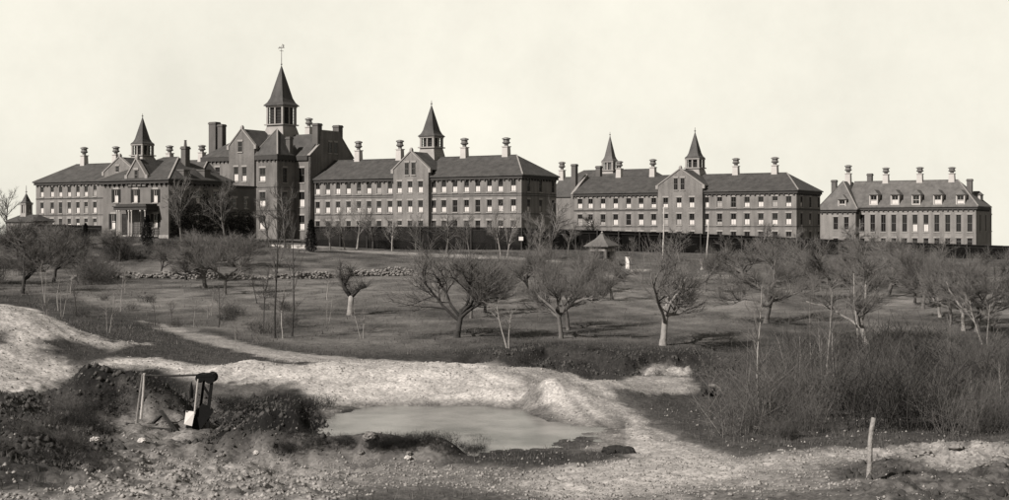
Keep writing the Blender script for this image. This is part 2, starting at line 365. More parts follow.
    v2 = N.new('ShaderNodeTexVoronoi'); v2.inputs['Scale'].default_value = 9; L.new(tc.outputs['Object'], v2.inputs['Vector'])
    vb = N.new('ShaderNodeRGBToBW'); L.new(v2.outputs['Color'], vb.inputs[0])
    m3 = N.new('ShaderNodeMapRange'); m3.inputs[1].default_value = .2; m3.inputs[2].default_value = .8; m3.inputs[3].default_value = .74; m3.inputs[4].default_value = 1.22; L.new(vb.outputs[0], m3.inputs[0])
    mw = N.new('ShaderNodeMath'); mw.operation = 'MULTIPLY'; L.new(mv.outputs[0], mw.inputs[0]); L.new(m3.outputs[0], mw.inputs[1]); mv = mw
    mc = N.new('ShaderNodeMix'); mc.data_type = 'RGBA'; mc.blend_type = 'MULTIPLY'; mc.inputs['Factor'].default_value = 1
    mc.inputs[6].default_value = col(FILM); L.new(mv.outputs[0], mc.inputs[7]); L.new(mc.outputs[2], b.inputs['Base Color'])
    ad = N.new('ShaderNodeMath'); ad.operation = 'SUBTRACT'; L.new(n1.outputs['Fac'], ad.inputs[0]); L.new(vo.outputs['Distance'], ad.inputs[1])
    bp = N.new('ShaderNodeBump'); bp.inputs['Strength'].default_value = .4; bp.inputs['Distance'].default_value = .08
    L.new(ad.outputs[0], bp.inputs['Height']); L.new(bp.outputs[0], b.inputs['Normal'])
    me.materials.append(m)
    o = link('ground', me); tag(o, kind='structure')
    return X, YY, Z, alb
GX, GY, GZ, GA = build_ground()

# pond
def build_water():
    wm = bpy.data.materials.new('pond_water'); wm.use_nodes = True
    nt = wm.node_tree; N = nt.nodes; L = nt.links; b = N['Principled BSDF']
    b.inputs['Base Color'].default_value = col(.10); b.inputs['Roughness'].default_value = .22; b.inputs['IOR'].default_value = 1.33
    tc = N.new('ShaderNodeTexCoord'); n = N.new('ShaderNodeTexNoise'); n.inputs['Scale'].default_value = 3.5; n.inputs['Detail'].default_value = 3
    mp = N.new('ShaderNodeMapping'); mp.inputs['Scale'].default_value = (.5, 1.6, 1)
    L.new(tc.outputs['Object'], mp.inputs[0]); L.new(mp.outputs[0], n.inputs['Vector'])
    nb = N.new('ShaderNodeTexNoise'); nb.inputs['Scale'].default_value = .5; nb.inputs['Detail'].default_value = 7; L.new(tc.outputs['Object'], nb.inputs['Vector'])
    rb = N.new('ShaderNodeMapRange'); rb.inputs[1].default_value = .35; rb.inputs[2].default_value = .65; rb.inputs[3].default_value = .04; rb.inputs[4].default_value = .13; L.new(nb.outputs['Fac'], rb.inputs[0])
    mb = N.new('ShaderNodeMix'); mb.data_type = 'RGBA'; mb.blend_type = 'MULTIPLY'; mb.inputs['Factor'].default_value = 1; mb.inputs[6].default_value = col(1.0)
    L.new(rb.outputs[0], mb.inputs[7]); L.new(mb.outputs[2], b.inputs['Base Color'])      # mud showing through the shallows
    bp = N.new('ShaderNodeBump'); bp.inputs['Strength'].default_value = .16; bp.inputs['Distance'].default_value = .06
    L.new(n.outputs['Fac'], bp.inputs['Height']); L.new(bp.outputs[0], b.inputs['Normal'])
    w = MB(); pts = []
    for px, Y in [(318,55),(600,55),(610,63),(590,73.5),(330,73.5),(318,64)]: pts.append(((px-CX)/K*Y, Y, -9.17))
    w.add(pts, [tuple(range(len(pts)))]); o = w.build('pond_water', wm); tag(o, kind='structure')
build_water()

# ------------------------------------------------------------------ buildings
TH = R(31.0); CT, ST = math.cos(TH), math.sin(TH)
class Frame:
    """local plan of a building: x along the front, y back, z up from its ground"""
    def __init__(s, px, Y, z, root=None): s.O = ((px-CX)/K*Y, Y, z)
    def w(s, x, y, z=0): return (s.O[0]+CT*x+ST*y, s.O[1]-ST*x+CT*y, s.O[2]+z)
    def x(s, px, y=0.0):
        t = (px-CX)/K; return (t*(s.O[1]+CT*y)-s.O[0]-ST*y)/(CT+t*ST)
    def y(s, px, x=0.0):
        t = (px-CX)/K; return (t*(s.O[1]-ST*x)-s.O[0]-CT*x)/(ST-t*CT)
    def z(s, py, x, y=0.0): return (CY-py)/K*s.w(x, y)[1]-s.O[2]
WCACHE = {}
def window_meshes(w, h, style):
    key = (round(w, 2), round(h, 2), style)
    if key in WCACHE: return WCACHE[key]
    f = MB(); d0, d1 = .10, .20
    if style == 'proud': d0, d1 = -.12, .0
    t = .10
    f.box(-w/2, -w/2+t, d0, d1, 0, h, 0); f.box(w/2-t, w/2, d0, d1, 0, h, 0)
    f.box(-w/2+t, w/2-t, d0, d1, h-t, h, 0); f.box(-w/2+t, w/2-t, d0, d1, 0, t, 0)
    f.box(-w/2+t, w/2-t, d0+.01, d1-.01, h*.5-.05, h*.5+.05, 0); f.box(-.025, .025, d0+.02, d1-.02, t, h*.5-.05, 0); f.box(-.025, .025, d0+.02, d1-.02, h*.5+.05, h-t, 0)
    if style != 'bare':
        f.box(-w/2-.18, w/2+.18, -.07 if style != 'proud' else -.14, .02, h+.003, h+.36, 1)
        f.box(-w/2-.14, w/2+.14, -.12 if style != 'proud' else -.18, .02, -.20, -.003, 1)
    p = MB(); p.box(-w/2+t-.02, w/2-t+.02, d1-.035, d1+.01, t-.02, h-t+.02)
    bl = []
    for fr, bm in ((.5, 'blind'), (.44, 'blind'), (.3, 'blind_dull'), (.62, 'blind_dull'), (.5, 'blind_dull'), (.4, 'blind')):
        q = MB(); q.box(-w/2+t+.005, w/2-t-.005, d1-.065, d1-.045, t+.003, h*fr-.055); bl.append(q.mesh('blind', [M[bm]]))
    r = (f.mesh('window', [M['white'] if style in ('shut', 'bare') else M['sash'], M['stone']]), p.mesh('pane', [M['glass']]), bl)
    if style == 'shut': pass
    WCACHE[key] = r; return r
def add_window(root, loc, w, h, rz=0.0, style='std', blind=.9):
    f, p, bl = window_meshes(w, h, style)
    o = link('window', f, root); o.location = loc; o.rotation_euler = (0, 0, rz)
    link('pane', p, o)
    if random.random() < blind: link('blind', random.choice(bl[:2] if random.random() < .7 else bl), o)
    return o
def wall(mb, fn, u0, u1, z0, z1, wins=(), mi=0, depth=.26):
    us = sorted({u0, u1, *[a for w in wins for a in (w[0]-w[1]/2, w[0]+w[1]/2)]})
    zs = sorted({z0, z1, *[a for w in wins for a in (w[2], w[3])]})
    for i in range(len(us)-1):
        for j in range(len(zs)-1):
            cu = (us[i]+us[i+1])/2; cz = (zs[j]+zs[j+1])/2
            if any(abs(cu-w[0]) < w[1]/2 and w[2] < cz < w[3] for w in wins): continue
            mb.quad(fn(us[i],0,zs[j]), fn(us[i+1],0,zs[j]), fn(us[i+1],0,zs[j+1]), fn(us[i],0,zs[j+1]), mi)
    for u, w, a, b in wins:
        l, r = u-w/2, u+w/2
        mb.quad(fn(l,0,a), fn(l,depth,a), fn(l,depth,b), fn(l,0,b), mi); mb.quad(fn(r,0,a), fn(r,depth,a), fn(r,depth,b), fn(r,0,b), mi)
        mb.quad(fn(l,0,a), fn(r,0,a), fn(r,depth,a), fn(l,depth,a), mi); mb.quad(fn(l,0,b), fn(r,0,b), fn(r,depth,b), fn(l,depth,b), mi)
def front(y): return lambda u, d, z: (u, y+d, z)
def right(x): return lambda u, d, z: (x-d, u, z)
def left(x): return lambda u, d, z: (x+d, u, z)
def block(root, x0, x1, y0, y1, h, fw=(), rw=(), m='brick', name='wall', z0=-2.5):
    """four brick walls with window openings; fw/rw = (centre, width, sill, head)"""
    b = MB(); wall(b, front(y0), x0, x1, z0, h, fw); wall(b, right(x1), y0, y1, z0, h, rw)
    b.quad((x0,y0,z0),(x0,y1,z0),(x0,y1,h),(x0,y0,h)); b.quad((x0,y1,z0),(x1,y1,z0),(x1,y1,h),(x0,y1,h))
    b.quad((x0+.3,y0+.3,h-.02),(x1-.3,y0+.3,h-.02),(x1-.3,y1-.3,h-.02),(x0+.3,y1-.3,h-.02))
    return b.build(name, M[m], root)
def windows_front(root, y, wins, style='std', blind=.9):
    for u, w, a, b in wins: add_window(root, (u, y, a), w, b-a, 0, style, blind)
def windows_right(root, x, wins, style='std', blind=.25):
    for u, w, a, b in wins: add_window(root, (x, u, a), w, b-a, math.pi/2, style, blind)
def cornice(root, x0, x1, y0, y1, z, m='cornice', h=.55, o=.35):
    b = MB(); b.box(x0-o, x1+o, y0-o, y0-.003, z-h, z); b.box(x1+.003, x1+o, y0-.003, y1+o, z-h, z); b.box(x0-o, x0-.003, y0-.003, y1+o, z-h, z)
    n = int((x1-x0)/1.1)
    for i in range(n):
        u = x0+(i+.5)*(x1-x0)/n; b.box(u-.16, u+.16, y0-o+.05, y0-.004, z-h-.35, z-h-.002)
    n = int((y1-y0)/1.1)
    for i in range(n):
        u = y0+(i+.5)*(y1-y0)/n; b.box(x1+.004, x1+o-.05, u-.16, u+.16, z-h-.35, z-h-.002)
    return b.build('cornice', M[m], root)
def hip_roof(root, x0, x1, y0, y1, ze, zr, hl, hr, o=.6, m='slate', name='roof', flash=True, fl_left=True):
    X0, X1, Y0, Y1 = x0-(o if hl else .02), x1+(o if hr else .02), y0-o, y1+o
    ym = (y0+y1)/2; a = (x0+hl, ym, zr); c = (x1-hr, ym, zr); t = .22
    vs = [(X0,Y0,ze),(X1,Y0,ze),(X1,Y1,ze),(X0,Y1,ze),a,c,(X0,Y0,ze+t),(X1,Y0,ze+t),(X1,Y1,ze+t),(X0,Y1,ze+t)]
    fs = [(0,3,2,1),(0,1,7,6),(1,2,8,7),(2,3,9,8),(3,0,6,9),(6,7,5,4),(7,8,5),(8,9,4,5),(9,6,4)]
    b = MB(); b.add(vs, fs, 0)
    if flash:
        L = [((X1,Y0,ze+t), c)] if hr else []
        L += [((X0,Y0,ze+t), a)] if (hl and fl_left) else []
        for p, q in L: b.beam(np.array(p)+(0,0,.03), np.array(q)+(0,0,.03), .28, .10, 1)
        b.beam((a[0], a[1], zr+.04), (c[0], c[1], zr+.04), .25, .12, 0)
    return b.build(name, [M[m], M['stone']], root)
def gable_bay(root, x0, x1, yf, yb, h, hf, ha, wins, m='brick', attic=None, roofm='slate', yback=None, z0=-2.5, coping=True):
    """projecting bay: front face at yf with a gable (feet hf, apex ha); roof runs back to yback"""
    xm = (x0+x1)/2; b = MB()
    wall(b, front(yf), x0, x1, z0, hf, wins)
    b.quad((x0,yf,z0),(x0,yb,z0),(x0,yb,hf),(x0,yf,hf)); b.quad((x1,yf,z0),(x1,yb,z0),(x1,yb,hf),(x1,yf,hf))
    b.prism([(x0,hf),(x1,hf),(xm,ha)], yf, yf+.5)
    o = b.build('gable_bay', M[m], root)
    yb2 = yback if yback else yb
    r = MB(); 
    for s in (x0, x1):
        k = 1 if s == x1 else -1
        r.add([(s+k*.25, yf+.5, hf-.25*(ha-hf)/(x1-xm)), (xm, yf+.5, ha), (xm, yb2, ha), (s+k*.25, yb2, hf-.25*(ha-hf)/(x1-xm)),
               (s+k*.25, yf+.5, hf+.1-.25*(ha-hf)/(x1-xm)), (xm, yf+.5, ha+.12), (xm, yb2, ha+.12), (s+k*.25, yb2, hf+.1-.25*(ha-hf)/(x1-xm))],
              [(0,1,2,3),(4,5,6,7),(0,1,5,4),(3,2,6,7),(0,4,7,3)])
    link('gable_roof', r.mesh('gable_roof', [M[roofm]]), root)
    if coping:
        c = MB()
        for s in (x0, x1):
            k = 1 if s == x1 else -1
            c.beam((s+k*.35, yf+.2, hf-.35*(ha-hf)/(x1-xm)+.18), (xm, yf+.2, ha+.22), .75, .22)
            c.box(s-.3+k*.25, s+.3+k*.25, yf-.16, yf+.5, hf-.75, hf+.1)
        c.frust(xm, yf+.2, [(.3, ha+.1), (.3, ha+.55), (.12, ha+.9)], 4)
        c.build('coping', M['stone'], root)
    if attic: windows_front(root, yf-.003, attic, 'proud', 0)
    return o
def ventilator(root, x, y, z0, z1, w=1.0):
    h = z1-z0; b = MB()
    b.frust(x, y, [(.72*w, z0-1.2), (.66*w, z0+.02*h), (.60*w, z0+.44*h)], 4, 0)
    b.frust(x, y, [(.74*w, z0+.44*h), (.74*w, z0+.49*h)], 4, 0)
    b.frust(x, y, [(.42*w, z0+.49*h), (.42*w, z0+.60*h), (.80*w, z0+.66*h), (.86*w, z0+.72*h), (.66*w, z0+.74*h), (.66*w, z0+.88*h), (.92*w, z0+.89*h), (.88*w, z0+.95*h), (.35*w, z1)], 10, 1)
    return b.build('ventilator', [M['white'], M['metal']], root)
def chimney(root, x, y, z0, z1, wx=1.1, wy=1.1, m='brick_dark', pot=False):
    b = MB(); b.box(x-wx/2, x+wx/2, y-wy/2, y+wy/2, z0, z1-.5); b.box(x-wx/2-.12, x+wx/2+.12, y-wy/2-.12, y+wy/2+.12, z1-.5, z1-.2)
    b.box(x-wx/2-.02, x+wx/2+.02, y-wy/2-.02, y+wy/2+.02, z1-.2, z1)
    if pot: b.frust(x, y, [(.3, z1), (.22, z1+.9), (.27, z1+1.1)], 8)
    return b.build('chimney', M[m], root)
def cupola(root, x, y, zb, z1, z2, zt, b, l, f, finial=1.0, vane=False, roofm='slate'):
    c = MB(); c.frust(x, y, [(b*1.3, zb-2.5), (b*1.12, zb), (b*.92, z1-.3)], 4); c.frust(x, y, [(b*1.12, z1-.3), (b*1.12, z1-.05)], 4)
    for sx in (-1, 1):
        for sy in (-1, 1): c.box(x+sx*l-.22, x+sx*l+.22, y+sy*l-.22, y+sy*l+.22, z1-.05, z2-.3)
        c.box(x+sx*l-.13, x+sx*l+.13, y-.16, y+.16, z1-.05, z2-.3); c.box(x-.16, x+.16, y+sx*l-.13, y+sx*l+.13, z1-.05, z2-.3)
    c.frust(x, y, [(l+.3, z2-.3), (l+.34, z2-.02)], 4)
    o = c.build('cupola', M['cupola'], root)
    v = MB(); q = l-.06; n = max(5, int((z2-z1)/.35))
    v.frust(x, y, [(q-.3, z1-.04), (q-.3, z2-.31)], 4)
    for i in range(n):
        z = z1+(i+.2)*(z2-.4-z1)/n
        for s in (-1, 1):
            v.beam((x-q, y+s*q, z+.1), (x+q, y+s*q, z+.1), .18, .05); v.beam((x+s*q, y-q, z+.1), (x+s*q, y+q, z+.1), .18, .05)
    v.build('louvre', M['cornice'] if roofm == 'slate' else M['metal'], o)
    s = MB(); H = zt-z2
    s.frust(x, y, [(f, z2), (f*1.01, z2+.14), (f*.80, z2+.09*H), (f*.64, z2+.2*H), (.06, zt)], 4)
    for a in (0, 1, 2, 3): pass
    s.build('spire', M[roofm], o)
    g = MB(); g.tube([(x,y,zt-.2), (x,y,zt+finial)], [.09, .05], 6); g.frust(x, y, [(.05, zt+.15), (.24, zt+.35), (.05, zt+.55)], 8)
    if vane:
        z = zt+finial
        g.tube([(x-.9,y,z-.5), (x+.9,y,z-.5)], [.05,.05], 5); g.tube([(x,y-.7,z-1.1), (x,y+.7,z-1.1)], [.05,.05], 5)
        g.prism([(x-1.0,z-.55),(x-.5,z-.1),(x-.1,z-.45),(x+.35,z-.3),(x+.2,z+.4),(x+.75,z+.1),(x+.6,z-.55)], y-.04, y+.04)
    g.build('finial', M['metal'], o)
    return o
def dormer(root, x, yf, z0, zw, zt, w, yb, rz=0, face='f'):
    b = MB(); h = w/2
    if face == 'f':
        b.box(x-h, x-h+.22, yf, yb, z0, zw); b.box(x+h-.22, x+h, yf, yb, z0, zw)
        b.box(x-h+.22, x+h-.22, yf+.001, yf+.2, z0, z0+.35); b.box(x-h+.22, x+h-.22, yf+.001, yf+.2, zw-.2, zw)
        b.box(x-h+.22, x+h-.22, yf+.35, yb, z0, zw-.01, 0)
        o = b.build('dormer', M['white'], root)
        r = MB(); r.add([(x-h-.25,yf-.3,zw),(x+h+.25,yf-.3,zw),(x+h+.25,yb,zw),(x-h-.25,yb,zw),(x,yf+.55,zt),(x,yb+.6,zt)],
                        [(3,2,1,0),(0,1,4),(1,2,5,4),(2,3,5),(3,0,4,5)])
        r.build('dormer_roof', M['slate_pale'], o)
        a = add_window(o, (x, yf+.12, z0+.36), w-.46, zw-z0-.57, 0, 'bare', .5); a.name = 'dormer_window'
    else:
        b.box(x-yb, x, yf-h, yf+h, z0, zw); o = b.build('dormer', M['white'], root)
        r = MB(); r.add([(x+.3,yf-h-.25,zw),(x+.3,yf+h+.25,zw),(x-yb,yf+h+.25,zw),(x-yb,yf-h-.25,zw),(x-.5,yf,zt),(x-yb,yf,zt)],
                        [(0,1,2,3),(0,1,4),(1,2,5,4),(2,3,5),(3,0,4,5)]); r.build('dormer_roof', M['slate_pale'], o)
        a = add_window(o, (x+.003, yf, z0+.3), w-.5, zw-z0-.5, math.pi/2, 'proud', 0); a.name = 'dormer_window'
    return o
def string_course(root, x0, x1, y0, y1, zs, m='cornice'):
    b = MB()
    for z in zs:
        b.box(x0, x1, y0-.05, y0-.004, z, z+.14); b.box(x1+.004, x1+.05, y0-.05, y1, z, z+.14)
    b.build('string_course', M[m], root)

# ---- the long middle wing with its gabled centre and spire
def build_wing(label, pxl, pxr, Yr, zg, py_eave, py_ridge, fx, rows, gab, gab_f, gab_a, attic_px, attic_py, gx, side_px, cup, vents, hr, D=14.0, ww=1.15, name='brick_wing', hl=0.0, low=True):
    F0 = Frame(pxr, Yr, zg); xl = F0.x(pxl)
    c = F0.w(xl, 0); F = Frame(CX+K*c[0]/c[1], c[1], zg); L = -xl
    root = thing(name, label, 'building', F.O, -TH)
    ze = F.z(py_eave, L); zr = (CY-py_ridge)/K*F.w(L-hr, D/2)[1]-zg
    rr = [(F.z(b, L*.5), F.z(a, L*.5)) for a, b in rows]
    xg0, xg1 = F.x(gab[0], -.9), F.x(gab[1], -.9)
    fw = []
    for px in fx:
        u = F.x(px)
        fw += [(u, ww, a, b) for a, b in rr]
    sw = [(F.y(px, L), ww, a, b) for px in side_px for a, b in rr]
    block(root, 0, L, 0, D, ze, fw, sw)
    windows_front(root, 0, [w for w in fw if w[2] > rr[-1][0]+.1 or len(rr) < 3]); windows_front(root, 0, [w for w in fw if not (w[2] > rr[-1][0]+.1 or len(rr) < 3)], blind=.1)
    windows_right(root, L, sw)
    cornice(root, 0, L, 0, D, ze-.003)
    string_course(root, 0, L, 0, D, [rr[0][0]-.45, rr[1][0]-.45, rr[1][1]+.7])
    hip_roof(root, 0, L, 0, D, ze, zr, hl, hr)
    gw = [(F.x(px, -.9), ww, a, b) for px in gx for a, b in rr]
    hf = F.z(gab_f, (xg0+xg1)/2, -.9); ha = F.z(gab_a, (xg0+xg1)/2, -.9)
    aw = [(F.x(px, -.9), .95, F.z(attic_py[1], (xg0+xg1)/2, -.9), F.z(attic_py[0], (xg0+xg1)/2, -.9)) for px in attic_px]
    gable_bay(root, xg0, xg1, -.9, .2, ze, hf, ha, gw, attic=aw, yback=D/2)
    windows_front(root, -.9, gw)
    for u in (xg0-.25, xg1+.25):
        g = MB(); g.tube([(u, -.15, -1), (u, -.15, ze-.6)], [.09, .09], 6); g.build('downpipe', M['cornice'], root)
    cx_ = F.x(cup[0], D/2); zz = lambda py: F.z(py, cx_, D/2)
    sc = F.w(cx_, D/2)[1]/K
    k = 1/(CT+ST)        # a square turned by the building's angle shows this much wider
    cupola(root, cx_, D/2, zz(cup[1]), zz(cup[2]), zz(cup[3]), zz(cup[4]), cup[5]*sc*k, cup[6]*sc*k, cup[7]*sc*k, cup[8]*sc)
    for px, a, b in vents:
        u = F.x(px, D/2); ventilator(root, u, D/2, min(F.z(b, u, D/2), zr+.2), F.z(a, u, D/2))
    return root, F, L, ze, zr

build_wing('long three-storey brick wing in the middle with gabled centre and louvred spire', 306, 521.5, 270, -3.0, 175.5, 155,
    [317.7,327.9,338,348.5,358.8,369,379,390]+[433.6,443.8,455,466.5,477.7,489.3,500.5,513.4], [(181.6,193.2),(200.7,212.6),(220.8,231.5)],
    (393.4,428.4), 169.4, 152, (407, 413.5), (162.5,175), [399.5,410,420.5], [528.7,540.6,553],
    (431.5, 157, 147, 137, 105.5, 12.2, 10.2, 13.4, 5), [(358.5,141,158),(400,140,156.5),(464.5,138,156),(506.3,137.5,154.8)], 5.2)
wC, FC, LC, zeC, zrC = build_wing('long brick wing right of centre with gabled bay, two rows of windows and a spire', 574, 796.5, 300, -4.6, 190.7, 172.8,
    [580,590.5,603,615.6,628.6,641,653.7]+[706.4,719.6,733.5,747,760.8,775,788.7], [(197.6,207.8),(213.8,225),(231.6,240)],
    (658,702.5), 185.5, 169.5, (675.8,682.6), (178,190), [665.6,679,691.8], [801.6,810.3,818.7],
    (695, 174, 167.5, 158.5, 132.5, 10.6, 8.9, 10.6, 5), [(619.4,161,175.6),(653,159,174.6),(736,158,173.7),(775,157,173)], 5.0, ww=1.25, D=16.0)
def finish_C():
    # link block at its left end, raked parapet and chimneys
    F = FC; r = wC
    x0 = F.x(553, 5); 
    block(r, x0, -.05, 5, 12, zeC-.6, [], [], 'brick', 'link_wall')
    hip_roof(r, x0, -.06, 5, 12, zeC-.6, zrC+.2, 0, 0, .3, name='link_roof', flash=False)
    c = MB(); c.prism([(-.45, zeC-.3), (7, zrC+.45), (14.4, zeC-.3), (14.4, zeC-1.2), (-.45, zeC-1.2)], -.55, -.045, 0, 'x'); c.build('parapet', M['brick'], r)
    c = MB(); c.beam((-.3, -.5, zeC-.1), (-.3, 7, zrC+.6), .7, .2); c.build('coping', M['stone'], r)
    chimney(r, F.x(574.5, 3), 3, zeC-.5, F.z(164, 0, 3), 1.2, 1.2)
    u = F.x(598, 9); chimney(r, u, 9.5, zrC-2.5, F.z(166, u, 9.5), 1.2, 1.2)
    u = F.x(562, 8.5); ventilator(r, u, 8.5, F.z(178, u, 8.5), F.z(161.7, u, 8.5))
finish_C()
build_wing('far-left three-storey brick wing with hipped roof and spire, partly behind the house', 36, 199, 295, -1.6, 179.0, 160,
    [42,52.2,60.5,69.2,77.8,86,94.8]+[146,155,164,173,182,191], [(185.4,196),(201.6,213),(218.5,227)],
    (104,135), 172, 157.6, (117.5,), (166,172), [109,119,129], [],
    (142.5, 160, 155, 144.5, 117.6, 11.5, 9.4, 11.2, 4), [(84.2,147,162.4),(116,146.4,162),(169.7,145.5,160),(202,145,159)], 4.0, hl=5.5, ww=1.05)

# ---- right-hand building with dormers
def build_D():
    zg = -4.9; F0 = Frame(976, 315, zg); xl = F0.x(857); c = F0.w(xl, 0); F = Frame(CX+K*c[0]/c[1], c[1], zg); L = -xl; D = 13.5
    r = thing('brick_building', 'brick building at far right with five dormers and tall narrow windows', 'building', F.O, -TH)
    ze = F.z(206.9, L); zr = F.z(180.5, L*.5, D/2)
    fx = [862.3,872.7,883.3,893.7,904.6,915,926,936.8,947.7,958.6,969.8]
    fw = []
    for px in fx:
        u = F.x(px); fw += [(u, 1.15, F.z(231.8, u), F.z(214.7, u)), (u, 1.15, F.z(245, u), F.z(238.2, u))]
    sw = [(F.y(px, L), 1.0, F.z(231, L, 5), F.z(214.7, L, 5)) for px in (980.3,985.8,991.2)]
    block(r, 0, L, 0, D, ze, fw, sw, 'brick_pale')
    windows_front(r, 0, fw, blind=.12); windows_right(r, L, sw)
    cornice(r, 0, L, 0, D, ze-.003); hip_roof(r, F.x(846, 0), L, 0, D, ze, zr, 0, 5.5, m='slate_pale')
    # pavilion at the left end
    pf = -1.8; x0 = F.x(819.5, pf); x1 = F.x(855.6, pf); zp = F.z(210, (x0+x1)/2, pf)
    pw = []
    for px in (835.7, 846.4): u = F.x(px, pf); pw += [(u, 1.15, F.z(229.6, u, pf), F.z(217, u, pf)), (u, 1.15, F.z(245, u, pf), F.z(238.3, u, pf))]
    block(r, x0, x1, pf, D+1.5, zp, pw, [], 'brick_pale', 'pavilion_wall'); windows_front(r, pf, pw, blind=.1)
    cornice(r, x0, x1, pf, D+1.5, zp-.003)
    b = MB(); o = .6; xm = (x0+x1)/2; h = (x1-x0)/2
    A = (xm, pf+h*1.0, zr+.05); B_ = (xm, D-3, zr+.05)
    b.add([(x0-o,pf-o,zp),(x1+o,pf-o,zp),(x1+o,D+2,zp),(x0-o,D+2,zp),A,B_,(x0-o,pf-o,zp+.2),(x1+o,pf-o,zp+.2),(x1+o,D+2,zp+.2),(x0-o,D+2,zp+.2)],
          [(0,1,7,6),(1,2,8,7),(2,3,9,8),(3,0,6,9),(6,7,4),(7,8,5,4),(8,9,5),(9,6,4,5),(3,2,1,0)], 0)
    b.beam((x1+o,pf-o,zp+.24), np.array(A)+(0,0,.04), .28, .1, 1); b.beam((x0-o,pf-o,zp+.24), np.array(A)+(0,0,.04), .2, .08, 0)
    b.build('pavilion_roof', [M['slate_pale'], M['stone']], r)
    for px in (873.5,894.8,916,937.6,960.3):
        yf = -.15; u = F.x(px, yf); dormer(r, u, yf, F.z(205.6, u, yf), F.z(194.8, u, yf), F.z(189.6, u, yf), 2.0, yf+4.4)
    u = F.x(842, pf-.1); dormer(r, u, pf-.1, F.z(209.3, u, pf), F.z(199.5, u, pf), F.z(194.5, u, pf), 1.9, pf+4.2)
    y = F.y(982, L-.8); dormer(r, L-.9, y, F.z(206, L, y), F.z(195, L, y), F.z(191, L, y), 2.6, 4.0, face='r')
    for px, a, b2 in ((886,167.5,183),(920,167,183),(952,167,183)): u = F.x(px, D/2); ventilator(r, u, D/2, zr+.1, F.z(a, u, D/2))
    ventilator(r, xm, D*.5, zr+.1, F.z(165, xm, D*.5))
    for px, y, a in ((834.3,3,180),(870,9,173.6),(969.8,6,179)): u = F.x(px, y); chimney(r, u, y, zr-4, F.z(a, u, y), 1.15, 1.15)
    return F, L, D, ze
FD, LD, DD, zeD = build_D()

